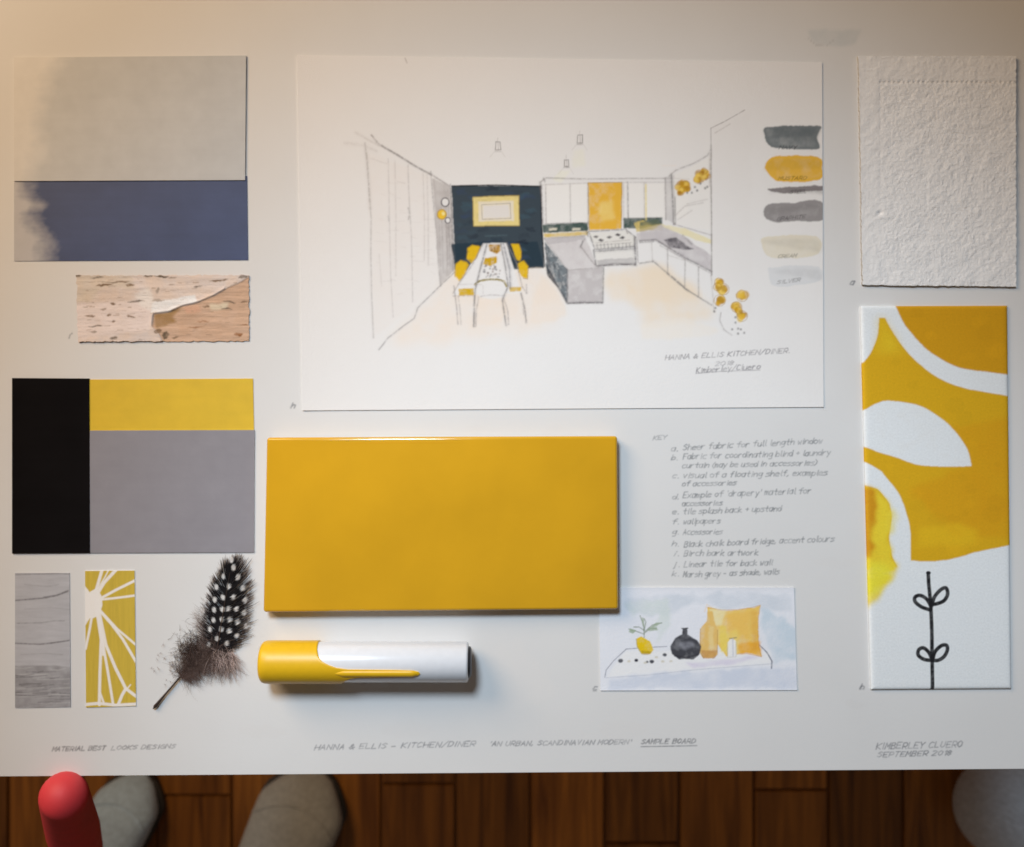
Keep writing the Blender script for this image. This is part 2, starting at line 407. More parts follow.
# ================================================================== PAINTED SWATCHES at the left
def brushed(cv, x_of_y, y0, y1, white, seed):
    h, w = cv.h, cv.w
    Y, X = np.mgrid[0:h, 0:w]; X = X / cv.r + cv.x0; Y = Y / cv.r + cv.y0
    e = np.interp(Y, *zip(*x_of_y)) + 9 * (aniso((h, w), 16 * cv.r, 3 * cv.r, seed, 4) - .5) + 12 * (fbm((h, w), 8 * cv.r, seed + 5) - .5)
    m = np.clip((e - X) / 26 + .5, 0, 1) * .62
    cv.a += (np.asarray(white) - cv.a) * m[..., None]
def swatch_canvas(x0, y0, x1, y1, col, sd, streak=.05, mott=.04):
    cv = Canvas(x0, y0, x1, y1, col, 1.5)
    cv.a *= (1 + streak * (aniso((cv.h, cv.w), 120, 5, sd, 4) - .5) + mott * 2 * (fbm((cv.h, cv.w), 50, sd + 3) - .5))[..., None]
    return cv
G1 = 'painted colour swatches'
cv = swatch_canvas(10, 50, 250, 185, pig((184, 180, 177)), 201, .05, .06)
brushed(cv, [(50, 66), (75, 50), (100, 42), (125, 38), (150, 42), (185, 26)], 50, 185, (.80, .77, .73), 210)
tag(sheet('paint_swatch', ((14, 57.5), (246, 55.5), (245, 180), (14, 181)), .0010, .0006, M_card, cv, 1.2),
    'pale warm grey painted swatch with brushed white left edge, above the navy swatch', 'swatch', G1)
cv = swatch_canvas(10, 175, 252, 265, pig((62, 72, 104)), 231, .12, .12)
brushed(cv, [(175, 22), (197, 28), (205, 42), (213, 30), (228, 36), (240, 47), (258, 46), (265, 44)], 50, 185, (.80, .77, .73), 240)
tag(sheet('paint_swatch', ((14, 176), (247, 176), (248, 260), (14, 261)), .0004, .0004, M_card, cv, 1.2),
    'navy blue painted swatch tucked under the pale grey one', 'swatch', G1)
cv = swatch_canvas(80, 370, 260, 440, pig((213, 172, 42)), 251, .05, .05)
tag(sheet('paint_swatch', ((89.5, 379.5), (253, 378.5), (254, 433), (89.5, 433)), .0004, .0004, M_card, cv, 1.5),
    'mustard yellow painted swatch above the mid grey one, right of the black one', 'swatch', G1)
cv = swatch_canvas(80, 425, 262, 560, pig((137, 130, 133)), 261, .04, .05)
tag(sheet('paint_swatch', ((89.8, 430.5), (254.5, 430), (254, 552.5), (90, 553)), .0007, .0004, M_card, cv, 1.5, edgecol=pig((205, 200, 195))),
    'mid grey painted swatch with a faint violet tint, below the mustard yellow one', 'swatch', G1)
cv = swatch_canvas(5, 370, 95, 560, np.array([.0065, .0055, .006]), 271, .2, .2)
tag(sheet('paint_swatch', ((12, 378), (89, 378.5), (90, 553), (12, 553.5)), .0009, .0009, M_black, cv, 2, edgecol=np.array([.02, .02, .02])),
    'tall black painted swatch left of the yellow and grey ones', 'swatch', G1)

# ================================================================== BIRCH BARK
q = Zm(70, 268, 5.5)
tear = q(1000, 40, 940, 75, 860, 112, 790, 152, 700, 190, 620, 208, 550, 240, 458, 252, 450, 320, 490, 362, 512, 410)
inner = tear + [(256, 346), (256, 268)]
cv = Canvas(74, 270, 254, 346, pig((214, 192, 178)), 3)
h_, w_ = cv.h, cv.w
n = aniso((h_, w_), 60 * 3, 4 * 3, 300, 5); cv.a *= (1 + .42 * (n - .5))[..., None]
n2 = fbm((h_, w_), 40, 305); cv.a *= np.stack([1 + .1 * (n2 - .5), 1 - .05 * (n2 - .5), 1 - .25 * (n2 - .5)], -1)
cv.poly(q(20, 30, 330, 30, 360, 110, 170, 110, 120, 190, 20, 190), pig((200, 182, 158)), .45, 5, 3)
cv.poly(q(20, 200, 440, 170, 445, 250, 440, 340, 60, 390, 20, 390), pig((228, 208, 200)), .6, 6, 3)
# raw brown layer right of the tear
cv.poly(inner, pig((196, 158, 130)), .95, 1.5, 1, .15, 12)
Yg, Xg = np.mgrid[0:h_, 0:w_]; Xg = Xg / 3 + cv.x0; Yg = Yg / 3 + cv.y0
mI = inpoly(Xg, Yg, inner)
n3 = aniso((h_, w_), 70, 5, 320, 5)
cv.a *= np.where(mI, 1 + .55 * (n3 - .5), 1)[..., None]
cv.poly(q(458, 255, 620, 215, 560, 270, 580, 300, 470, 330), pig((150, 112, 62)), .75, 3, 2)
cv.poly(q(620, 215, 700, 200, 720, 240, 640, 250), pig((214, 160, 132)), .5, 3, 2)
cv.poly(q(760, 200, 870, 190, 860, 225, 770, 230), pig((214, 196, 168)), .7, 3, 2)
cv.poly(q(440, 245, 450, 195, 520, 175, 690, 150, 700, 188, 610, 205, 545, 238), pig((236, 228, 224)), .9, 3, 1.5, .2)
cv.poly(q(350, 150, 430, 110, 470, 180, 440, 235, 380, 200), pig((232, 220, 210)), .6, 5, 3)
for zx, zy, L, hgt, cc in [(150, 52, 90, 12, 0), (190, 95, 110, 12, 1), (255, 78, 160, 10, 1), (330, 92, 60, 14, 1), (430, 45, 60, 14, 0), (500, 46, 90, 14, 0), (560, 55, 60, 10, 1),
        (700, 105, 50, 12, 0), (820, 70, 110, 12, 1), (950, 52, 60, 20, 0), (360, 183, 90, 10, 0), (480, 185, 60, 12, 2), (240, 200, 30, 18, 1), (180, 225, 50, 12, 1), (110, 262, 70, 14, 1),
        (215, 265, 30, 14, 1), (335, 268, 60, 10, 1), (240, 292, 24, 12, 1), (145, 320, 100, 10, 0), (130, 355, 50, 12, 2), (240, 378, 44, 16, 0), (870, 188, 90, 10, 0), (960, 186, 60, 8, 1), (860, 226, 70, 9, 0),
        (745, 215, 40, 14, 1), (920, 362, 54, 22, 3), (520, 370, 44, 44, 0), (480, 345, 40, 24, 1), (575, 378, 40, 12, 1), (40, 45, 60, 16, 0), (480, 120, 20, 40, 2), (690, 325, 100, 6, 3), (960, 312, 60, 6, 3), (80, 215, 40, 8, 2), (735, 295, 90, 6, 3)]:
    c = [pig((92, 78, 62)), pig((122, 96, 72)), pig((160, 142, 128)), pig((140, 90, 52))][cc]
    x, y = q(zx, zy)[0]; a, b_ = L / 5.5 / 2, hgt / 5.5 / 2
    cv.poly([(x - a, y), (x - a * .5, y - b_ * .7), (x + a * .2, y - b_), (x + a, y - b_ * .2), (x + a * .6, y + b_ * .8), (x - a * .4, y + b_)], c, .85, 5, .6, .5, 3)
for _ in range(110):
    x, y = random.uniform(78, 248), random.uniform(277, 340); L = random.uniform(1, 6)
    cv.line([(x, y), (x + L, y + random.uniform(-.4, .4))], pig((150, 122, 100)), random.uniform(.4, 1), random.uniform(.2, .7), .5)
def bark_h(px, py, U, V):
    m = inpoly(px, py, inner).astype(float); m = blur(m, 1)
    n = aniso(px.shape, 60, 6, 330, 4)
    lip = np.exp(-((blur(m, 4) - .35) / .25) ** 2) * (1 - m) * .0007
    return -m * .0004 + (n - .5) * .0004 + .6 * lip * (px < 225)
bark_q = ((76.5, 275.5), (248.5, 275), (249, 341), (78, 341.5))
tag(sheet('birch_bark', bark_q, .0011, .0011, M_bark, cv, .5, height=bark_h, rag=2.2, edgecol=pig((150, 110, 84))),
    'strip of peeling pink and cream birch bark between the navy and yellow swatches', 'bark sample')

# ================================================================== small printed samples, lower left
cv = Canvas(10, 566, 76, 714, pig((176, 170, 170)), 3)
cv.a *= (1 + .25 * (aniso((cv.h, cv.w), 60, 7, 401, 4) - .5) + .12 * (fbm((cv.h, cv.w), 60, 402) - .5))[..., None]
q = Zm(36, 560, 5.29); D = pig((112, 106, 106))
for pts, w, a in [((-120, 215, 0, 205, 50, 200, 110, 188, 170, 165), 1.5, .75), ((40, 196, 110, 185, 170, 160), .9, .7), ((-100, 335, 30, 332, 90, 322, 150, 322), 1.2, .45), ((-120, 440, 20, 446, 80, 440, 130, 432, 175, 425), 1.4, .7), ((60, 440, 170, 428), .8, .6), ((-110, 78, 100, 72, 180, 74), 1.3, .5), ((-60, 130, 60, 140, 120, 130), .7, .3), ((-80, 500, 50, 494, 140, 500), .7, .3), ((-60, 260, 80, 252, 180, 262), .7, .25)]:
    cv.line(q(*pts), D, w, a, .6)
cv.poly(q(-130, 560, 185, 560, 185, 780, -130, 780), pig((140, 134, 133)), .75, 3, 1, .6, 8)
for i in range(44):
    y = random.uniform(565, 775); x = random.uniform(-130, 120); L = random.uniform(40, 190)
    cv.line(q(x, y, x + L / 2, y + random.uniform(-5, 5), x + L, y - random.uniform(0, 10)), random.choice([pig((96, 90, 90)), pig((182, 176, 174))]), random.uniform(.5, 1.2), random.uniform(.3, .7), .6)
tag(sheet('wood_print', ((15, 573), (69.5, 573), (70.5, 707), (15, 708)), .0004, .0004, M_paper, cv, .6),
    'narrow grey print of weathered wood grain at the lower left edge', 'print sample')

cv = Canvas(80, 564, 142, 712, pig((196, 164, 62)), 4)
cv.a *= (1 + .22 * (aniso((cv.h, cv.w), 6, 90, 411, 3) - .5))[..., None]
WH = pig((232, 220, 210))
ln = lambda pts, w: cv.line(q(*pts), WH, w, .97, .05, .5)
cv.poly(q(262, 215, 285, 165, 320, 150, 345, 185, 350, 250, 330, 300, 290, 310, 262, 300), WH, 1, 2, .8, .05)
cv.poly(q(250, 120, 262, 140, 285, 175, 290, 300, 262, 345, 250, 345), WH, 1, 1.5, .8, .05)
for pts, w in [((310, 190, 330, 120, 350, 50), 3.2), ((318, 190, 360, 120, 425, 50), 3.2), ((330, 150, 365, 90, 385, 50), 1.3), ((320, 215, 420, 160, 530, 105), 2.6), ((320, 212, 430, 200, 530, 187), 2.2),
               ((330, 255, 370, 300, 430, 365, 530, 450), 2.2), ((330, 260, 400, 340, 460, 420, 530, 540), 2.6), ((300, 270, 285, 360, 262, 470), 2.4), ((322, 270, 345, 420, 338, 600, 335, 765), 3.0),
               ((330, 290, 355, 450, 380, 590, 408, 765), 2.6), ((335, 280, 370, 450, 420, 570, 475, 680, 535, 725), 3.0), ((475, 680, 455, 715, 435, 765), 3.0), ((475, 690, 500, 660), 1.2), ((258, 765, 330, 758, 420, 768, 535, 762), 3.0), ((338, 700, 360, 760), 2.0), ((350, 400, 356, 500), 2.6)]:
    ln(pts, w)
tag(sheet('pattern_card', ((85, 571), (134.5, 570.5), (136, 706), (86, 707.5)), .0005, .0005, M_paper, cv, .45, edgecol=pig((220, 210, 200))),
    'ochre card with white radiating leaf veins, between grey wood print and feather', 'pattern card')

# ================================================================== FEATHER
fe = empty('feather', W(200, 640, .0005)); tag(fe, 'black guinea fowl feather with white dots and brown fluffy base', 'feather')
fo = fe.location.copy()
def fz(zx, zy): return (140 + zx / 5.13, 550 + zy / 5.13)
DOTS = [fz(*d) for d in [(428,135),(392,190),(455,187),(383,255),(425,243),(478,240),(380,307),(422,305),(453,300),(493,303),(377,360),(420,358),(460,357),(500,370),(358,407),(415,408),(458,415),(497,440),(395,455),(445,478),(352,487),(360,150),(335,215),(503,140),(528,195),(540,258),(320,310),(305,350),(480,90),(405,85),(470,50),(330,260),(535,320),(545,390)]]
DR = [2.7 if i < 21 else 3.1 for i in range(len(DOTS))]
dots = np.array(DOTS)
class Ribbons:
    def __init__(s): s.V = []; s.Q = []; s.C = []
    def add(s, pts, zs, ws, cols):
        n0 = len(s.V); n = len(pts)
        for i in range(n):
            a = pts[max(i - 1, 0)]; b = pts[min(i + 1, n - 1)]
            dx, dy = b[0] - a[0], b[1] - a[1]; L = math.hypot(dx, dy) + 1e-9
            nx, ny = -dy / L, dx / L
            for sgn in (-1, 1):
                p = W(pts[i][0] + nx * ws[i] * sgn / 2, pts[i][1] + ny * ws[i] * sgn / 2, zs[i]) - fo
                s.V.append(p); s.C.append(cols[i])
        for i in range(n - 1):
            k = n0 + 2 * i; s.Q.append((k, k + 1, k + 3, k + 2))
    def build(s, name, m, parent):
        return link(name, np_mesh(name, s.V, s.Q, np.array(s.C), True), m, parent)
def bez(p0, p1, p2, t): return tuple((1 - t) ** 2 * a + 2 * t * (1 - t) * b + t * t * c for a, b, c in zip(p0, p1, p2))
axis = lambda t: bez((216, 657), (222, 617), (230.5, 569), t)
axdir = lambda t: (axis(min(t + .02, 1))[0] - axis(max(t - .02, 0))[0], axis(min(t + .02, 1))[1] - axis(max(t - .02, 0))[1])
DK = np.array([.010, .008, .009]); FW = np.array([.74, .71, .68]); BR = lin((92, 70, 62)); PAL = lin((176, 156, 148))
vane = Ribbons()
for sgn in (-1, 1):
    NB = 300
    for i in range(NB):
        t = i / (NB - 1)
        p = axis(t); d = axdir(t); L = math.hypot(*d); ux, uy = d[0] / L, d[1] / L
        nx, ny = -uy * sgn, ux * sgn            # sideways
        if sgn < 0: nx, ny = -uy * -1, ux * -1
        else: nx, ny = -uy, ux
        wprof = (31 if sgn > 0 else 23.5) * max(.05, math.sin(math.pi * (.30 + .585 * t))) ** .75 * min(1, .30 + t / .12 * .7) * (1 - .35 * max(0, (t - .85) / .15))
        ang = math.radians(76 - 34 * t - 36 * max(0, (t - .72) / .28) + random.gauss(0, 4))
        Lb = wprof * random.uniform(.86, 1.14) / max(.5, math.sin(ang)) ** .6
        if random.random() < .1: Lb *= 1.15
        bend = random.gauss(0, .09) + .25
        pts = []; cols = []; zs = []; ws = []
        n = 15; x, y = p
        for k in range(n):
            s_ = k / (n - 1)
            a = ang - bend * s_ + (random.gauss(0, .05) if s_ > .7 else 0)
            pts.append((x, y))
            r2 = ((dots[:, 0] - x) / np.array([r * .72 for r in DR])) ** 2 + ((dots[:, 1] - y) / np.array([r for r in DR])) ** 2
            wv = max(0, min(1, (1.25 - r2.min()) * 2.2))
            c = DK * (1 - wv) + FW * wv
            if s_ > .72:
                f = (s_ - .72) / .28; c = c * (1 - .55 * f) + PAL * .55 * f * .6
            cols.append(c); zs.append(.0007 + .0012 * math.sin(s_ * 2.2) * (.6 + .4 * math.sin(i * .9)) + .0002 * (i % 3))
            ws.append(.62 * (1 - s_) ** .45 + .12 if s_ < .98 else .08)
            st = Lb / (n - 1)
            x += st * (nx * math.sin(a) + ux * math.cos(a)); y += st * (ny * math.sin(a) + uy * math.cos(a))
        vane.add(pts, zs, ws, cols)
vane.build('vane', M_feather, fe)
down = Ribbons()
def curl(x, y, ang, L, c0, c1, w, turn=.5, n=10):
    pts = []; cols = []; zs = []; ws = []
    da = random.gauss(0, turn) / n; z0 = random.uniform(.0006, .003)
    for k in range(n):
        s_ = k / (n - 1); pts.append((x, y)); cols.append(c0 * (1 - s_) + c1 * s_)
        zs.append(z0 * (.4 + math.sin(s_ * 2.6)) * .7 + .0004); ws.append(w * (1 - .75 * s_))
        ang += da + random.gauss(0, .12); x += math.cos(ang) * L / n; y += math.sin(ang) * L / n
    down.add(pts, zs, ws, cols)
for i in range(1900):
    t = random.random()
    px = 181 + 32 * t + random.gauss(0, 2.5); py = 676 - 24 * t + random.gauss(0, 2.5)
    side = random.choice([-1, 1, 1])
    base = math.atan2(-24, 32)
    ang = base + side * random.uniform(.5, 1.9) + random.gauss(0, .25)
    L = abs(random.gauss(0, 1)) * (11 if side < 0 else 10) + 4
    curl(px, py, ang, min(L, 34), BR * random.uniform(.35, .9), BR * .55 + PAL * .4 * random.uniform(.4, 1), random.uniform(.18, .34))
for i in range(1100):                # dark core of the fluff
    px = random.gauss(194, 8); py = random.gauss(655, 9.5)
    curl(px, py, random.uniform(0, 6.28), random.uniform(4, 14), BR * .28, BR * .5, random.uniform(.2, .42), 1.2)
for i in range(260):                # wisps up the left side of the vane
    t = random.random(); px = 208 - 8 * t + random.gauss(0, 3); py = 654 - 40 * t + random.gauss(0, 4)
    curl(px, py, math.radians(random.uniform(170, 250)), random.uniform(4, 12), BR * .8, PAL * .8, .22)
for i in range(520):                # barred pale barbs below the vane
    a = random.uniform(0, 1); px = 208 + 24 * a + random.gauss(0, 1.5); py = 654 + random.gauss(0, 3)
    dark = math.sin(a * 19) > .1
    curl(px, py, math.radians(random.uniform(45, 110)), random.uniform(12, 34), (BR * .35 if dark else PAL * 1.2), (BR * .8 if dark else PAL * 1.25), .34, .3)
for i in range(26):                 # stray tufts to the left
    px, py = random.gauss(168, 8), random.gauss(664, 12)
    for _ in range(5): curl(px, py, random.uniform(0, 6.28), random.uniform(1.5, 4), BR, PAL, .22, 1)
down.build('down', M_feather, fe)
def tube(name, pts, rad, m, parent, off, seg=10, cap=True):
    V = []; Q = []; n = len(pts); P = [Vector(p) for p in pts]
    for i in range(n):
        t = (P[min(i + 1, n - 1)] - P[max(i - 1, 0)]).normalized()
        u = t.cross(Vector((0, 0, 1)))
        u = u.normalized() if u.length > 1e-4 else Vector((1, 0, 0))
        v = u.cross(t)
        for k in range(seg):
            a = 6.28318 * k / seg; V.append(P[i] + (u * math.cos(a) + v * math.sin(a)) * rad[i] - off)
    for i in range(n - 1):
        for k in range(seg):
            Q.append((i * seg + k, i * seg + (k + 1) % seg, (i + 1) * seg + (k + 1) % seg, (i + 1) * seg + k))
    return link(name, np_mesh(name, V, Q), m, parent)
sp = [(153, 709), (155, 706.5), (158, 703), (165, 694.5), (174, 684), (182, 675), (194, 664), (206, 657), (216, 654)] + [axis(t) for t in np.linspace(.1, .97, 12)]
sr = [.3, 1.7, 1.5, .95, .85, .8, .7, .65, .6] + list(np.linspace(.55, .15, 12))
tube('shaft', [W(x, y, .0011 + (.0004 if i < 9 else .0008)) for i, (x, y) in enumerate(sp)], [r * K for r in sr], M_shaft, fe, fo)

# ================================================================== GLAZED TILE
ti = empty('ceramic_tile', W(441, 525, 0)); tag(ti, 'large glossy mustard yellow ceramic tile above the yellow and white marker pen', 'tile')
TH = .0088
tl, tr, br, bl = W(267, 438, TH), W(617, 436.5, TH), W(618, 609, TH), W(263.5, 612, TH)
def slab(name, c4, z0, z1, rnd, m, parent, off):
    bm = bmesh.new()
    lo = [bm.verts.new((p.x - off.x, p.y - off.y, z0)) for p in c4]; hi = [bm.verts.new((p.x - off.x, p.y - off.y, z1)) for p in c4]
    bm.faces.new(hi[::-1]); bm.faces.new(lo)
    for i in range(4): bm.faces.new((hi[i], hi[(i + 1) % 4], lo[(i + 1) % 4], lo[i]))
    bmesh.ops.recalc_face_normals(bm, faces=bm.faces)
    if rnd:
        top = [e for e in bm.edges if min(v.co.z for v in e.verts) > (z0 + z1) / 2]
        ver = [e for e in bm.edges if abs(e.verts[0].co.z - e.verts[1].co.z) > 1e-5]
        bmesh.ops.bevel(bm, geom=top + ver, offset=rnd, segments=6, affect='EDGES', profile=.5)
    o = bm_obj(name, bm, m, parent)
    return o
slab('tile_body', [tl, tr, br, bl], .0003, .0062, 0.0006, M_biscuit, ti, ti.location)
inset = [Vector((p.x + (1 if p.x > ti.location.x else -1) * .0003, p.y + (1 if p.y > ti.location.y else -1) * .0003, 0)) for p in (tl, tr, br, bl)]
slab('glaze', inset, .0020, TH, .0017, M_tile, ti, ti.location)

# ================================================================== MARKER PEN
R = .0118
pn = empty('marker_pen', W(361, 662, 0)); tag(pn, 'chunky marker pen with yellow clip cap and shiny white barrel, below the tile', 'marker pen')
po = pn.location.copy()
x_l, x_r = W(255, 662, R * 2).x + .0006, W(468.5, 662, R).x; y_c = W(0, 661.8, R).y; zc = R + .0003
tilt = .006
def pen_pt(x, a, r):
    # a = 0 faces up, positive towards the lower edge of the board
    return Vector((x, y_c - math.sin(a) * r - (x - x_l) * 0 , zc + math.cos(a) * r)) - po
def shell(name, prof, m, seg=64):
    V = []; Q = []
    for x, r in prof:
        for k in range(seg): V.append(pen_pt(x, 6.28318 * k / seg, r))
    for i in range(len(prof) - 1):
        for k in range(seg): Q.append((i * seg + k, i * seg + (k + 1) % seg, (i + 1) * seg + (k + 1) % seg, (i + 1) * seg + k))
    return link(name, np_mesh(name, V, Q), m, pn)
rb = R - .0007
shell('barrel', [(x_l + .012, rb - .0002), (x_l + .03, rb), (x_r - .0012, rb), (x_r - .0004, rb - .0004), (x_r, rb - .0012), (x_r, rb - .0025)], M_barrel)
shell('end_plug', [(x_r - .003, rb - .0024), (x_r - .0002, rb - .0024), (x_r + .0012, rb - .0028), (x_r + .0016, rb - .004), (x_r + .0016, .0001)], M_plug)
# cap: its rim runs straight over the top, then sweeps into the clip on the near side
def cap_end(a):
    d = math.degrees(a) % 360
    if d > 180: d -= 360                     # -90 = upper edge in the picture, +90 = lower edge
    pts = [(-180, 322), (-90, 319), (-50, 320), (-30, 322), (-15, 326), (-6, 332), (2, 340), (7, 352), (8.5, 400), (10, 415), (14, 420.5), (20, 422), (25, 420), (28, 414), (30, 400), (32, 362), (36, 354), (48, 348), (70, 343), (90, 338), (180, 322)]
    return W(float(np.interp(d, *zip(*pts))), 0, R).x
angs = sorted(set([math.radians(v) for v in np.concatenate([np.arange(-180, 0, 5), np.arange(0, 45, .5), np.arange(45, 180, 5)])]))
V = []; Q = []; na = len(angs)
prof = [(0, .0001), (0, R * .7), (.0003, R * .86), (.0012, R * .95), (.0028, R * .99), (.005, R)]
rows = []
for a in angs:
    row = [(x_l + dx, r) for dx, r in prof]; xe = cap_end(a)
    for s_ in np.linspace(0, 1, 30)[1:]: row.append((x_l + .005 + (xe - .0006 - x_l - .005) * s_, R))
    row += [(xe - .0002, R - .00012), (xe, R - .0004), (xe, rb - .0003)]
    rows.append(row)
nr = len(rows[0])
for a, row in zip(angs, rows):
    for x, r in row: V.append(pen_pt(x, a, r))
for i in range(na):
    j = (i + 1) % na
    for k in range(nr - 1): Q.append((i * nr + k, i * nr + k + 1, j * nr + k + 1, j * nr + k))
link('cap', np_mesh('cap', V, Q), M_cap, pn)
# raised clip bar along the tongue of the cap
V = []; Q = []
xs_ = np.linspace(W(338, 0, R).x, W(419.5, 0, R).x, 40); seg = 12
for i, x in enumerate(xs_):
    s_ = i / 39; e = min(1, (1 - s_) * 16) ** .5 * min(1, s_ * 8 + .15)
    for k in range(seg):
        b_ = 6.28318 * k / seg
        a = math.radians(19) + math.cos(b_) * .165 * e
        V.append(pen_pt(x, a, R - .0002 + max(-.1, math.sin(b_)) * .0011 * e))
for i in range(39):
    for k in range(seg): Q.append((i * seg + k, i * seg + (k + 1) % seg, (i + 1) * seg + (k + 1) % seg, (i + 1) * seg + k))
link('clip', np_mesh('clip', V, Q), M_cap, pn)

# ================================================================== KITCHEN DRAWING
REFW[0] = (217, 216, 219)
cv = Canvas(292, 50, 830, 415, PAPERW, 2.2)
cv.a *= (1 + .02 * (fbm((cv.h, cv.w), 60, 500) - .5))[..., None]
A = Zm(340, 130, 3.85); B = Zm(430, 180, 5.65); C = Zm(530, 170, 6.046); Dd = Zm(640, 150, 4.455); E = Zm(530, 100, 3.527)
P1 = pig((138, 130, 130)); P2 = pig((100, 95, 98)); P3 = pig((168, 160, 158)); NAV = pig((36, 52, 64)); YEL = pig((222, 180, 52)); YEL2 = pig((198, 160, 20)); FLR = pig((224, 208, 195)); GR = pig((178, 172, 172))
# floor washes
cv.poly(A(440, 545, 560, 540, 800, 530, 847, 600, 847, 740, 700, 780, 500, 800, 300, 830, 190, 820, 290, 720, 380, 610), FLR, .5, 18, 12, .7, 16)
cv.poly(A(520, 650, 640, 650, 630, 740, 530, 750), FLR, .5, 6, 2)
cv.poly(C(455, 620, 700, 570, 786, 600, 1000, 700, 1010, 780, 700, 820, 480, 770), pig((222, 205, 186)), .8, 16, 9, .5, 16, .2)
cv.poly(Dd(0, 520, 60, 515, 140, 560, 300, 680, 320, 760, 200, 760, 0, 770), pig((222, 206, 188)), .65, 16, 9, .6, 14)
cv.poly(Dd(0, 770, 200, 750, 350, 800, 300, 840, 0, 835), pig((226, 214, 200)), .35, 10, 3)
cv.poly(E(40, 610, 110, 700, 130, 760, 40, 790, 0, 780), FLR, .45, 8, 3)
# left wall: tall cupboards in pencil
cv.poly(A(110, 90, 355, 175, 385, 590, 130, 800), pig((218, 208, 204)), .25, 6, 3, .6)
PK = [.72]
def L_(z, pts, c=P1, w=.8, a=.6, wob=.2):
    q = z(*pts); a *= PK[0]
    cv.line(q, c, w * 1.1, a * .72, .85, .6, wob)
    cv.line(q, c, w * 2.6, a * .22, .9, 1.0, wob * 2)
for _ in range(2): L_(A, (120, 20, 150, 55, 230, 100, 290, 140, 355, 175, 420, 215), P1, .9, .7, .3)
L_(A, (160, 60, 250, 115, 350, 172), P2, 1.0, .6)
L_(A, (60, 10, 110, 40, 150, 60), P3, 1.6, .4, .4); L_(A, (20, 50, 90, 60, 140, 80), P3, 2.2, .3, .6)
L_(A, (95, 50, 105, 120, 112, 230, 120, 340, 118, 480, 122, 640, 128, 800), P1, 1.0, .6)
L_(A, (100, 80, 112, 200, 116, 300), P3, 2.2, .4)
L_(A, (185, 110, 190, 300, 195, 560, 205, 720), P1, .8, .4); L_(A, (212, 120, 215, 330, 215, 560), P3, .9, .45)
L_(A, (262, 135, 265, 240, 275, 420, 280, 660), P1, .8, .5); L_(A, (320, 165, 325, 350, 325, 500), P3, .8, .5)
L_(A, (335, 165, 340, 330, 340, 520), P3, 1.2, .4); L_(A, (350, 160, 358, 260, 372, 400, 380, 520, 387, 600), P2, 1.0, .65)
L_(A, (362, 190, 375, 400, 388, 590), P3, 1.5, .5)
L_(A, (262, 300, 268, 320, 264, 345), P2, .9, .6); L_(A, (185, 330, 188, 350), P2, .8, .4)
L_(A, (150, 845, 185, 800, 250, 750, 285, 725, 300, 685, 385, 600, 440, 548), P2, .95, .75)
L_(A, (220, 200, 250, 205), P3, .7, .4); L_(A, (120, 110, 180, 130), P3, .7, .4); L_(A, (150, 480, 160, 600), P3, 1, .3)
for _ in range(46):
    zx = random.uniform(130, 370); zy = random.uniform(200, 640)
    L_(A, (zx, zy, zx + random.uniform(10, 50), zy + random.uniform(-4, 10)), P3, .6, random.uniform(.1, .3), .4)
PK[0] = 1.0
# grey return wall with round mirrors
cv.poly(A(358, 185, 425, 215, 442, 540, 388, 598, 372, 420), GR, .8, 3, 1, .5, 10)
L_(A, (425, 210, 435, 400, 442, 540), P2, .9, .6); L_(A, (400, 215, 410, 420, 412, 560), P3, 1, .4)
for _ in range(14):
    zx = random.uniform(368, 430); L_(A, (zx, random.uniform(220, 400), zx + 8, random.uniform(420, 560)), P1, .7, .3)
def ring(z, x, y, r, fill, fa, line=P2, w=.9):
    p = z(*[v for t in np.linspace(0, 6.283, 16) for v in (x + r * math.cos(t), y + r * 1.1 * math.sin(t))])
    cv.poly(p[:-1], fill, fa, .5, .5, .2); cv.line(p, line, w, .75, .4)
ring(A, 405, 278, 15, PAPERW, .9, pig((70, 66, 72)), 1.3); ring(A, 392, 325, 17, YEL, .95, pig((170, 134, 20)), 1.2); ring(A, 415, 348, 10, PAPERW, .9, pig((70, 66, 72)), 1.2)
cv.dot(*A(398, 322)[0], 1.6, 1.9, pig((240, 226, 170)), .7)
# navy wall
cv.poly(A(428, 214, 775, 214, 786, 530, 690, 535, 560, 440, 445, 520), NAV, .97, 1.5, .7, 0, 5)
cv.poly(A(428, 440, 560, 430, 760, 430, 786, 530, 700, 536, 445, 540), NAV, .95, 1.5, .7, 0, 5)
for _ in range(60):
    zx, zy = random.uniform(440, 720), random.uniform(225, 500)
    cv.poly(A(zx, zy, zx + 40, zy - 6, zx + 55, zy + 8, zx + 8, zy + 14), random.choice([pig((60, 84, 98)), pig((24, 30, 44)), pig((52, 66, 92))]), random.uniform(.15, .5), 7, 1.5, .6, 4)
cv.line(A(432, 216, 600, 212, 772, 218), pig((22, 28, 36)), 1.6, .8, .3); cv.line(A(772, 216, 776, 380, 788, 525), pig((22, 28, 36)), 1.4, .7, .3)
L_(A, (560, 408, 640, 405), pig((80, 100, 108)), 1, .5)
# gilt frame with blank picture
cv.poly(A(512, 258, 688, 252, 690, 368, 514, 370), pig((216, 196, 132)), 1, .8, .6, .25, 5)
cv.line(A(512, 258, 688, 252, 690, 368, 514, 370, 512, 258), pig((150, 124, 50)), .9, .5, .5)
cv.poly(A(532, 276, 668, 272, 670, 350, 534, 352), pig((216, 206, 190)), .9, .8, .5, .15)
cv.line(A(545, 288, 655, 282, 658, 340, 548, 344, 545, 288), P1, .8, .6, .5); cv.poly(A(550, 292, 650, 288, 654, 336, 552, 340), pig((212, 206, 204)), .9, .8, .5, .1)
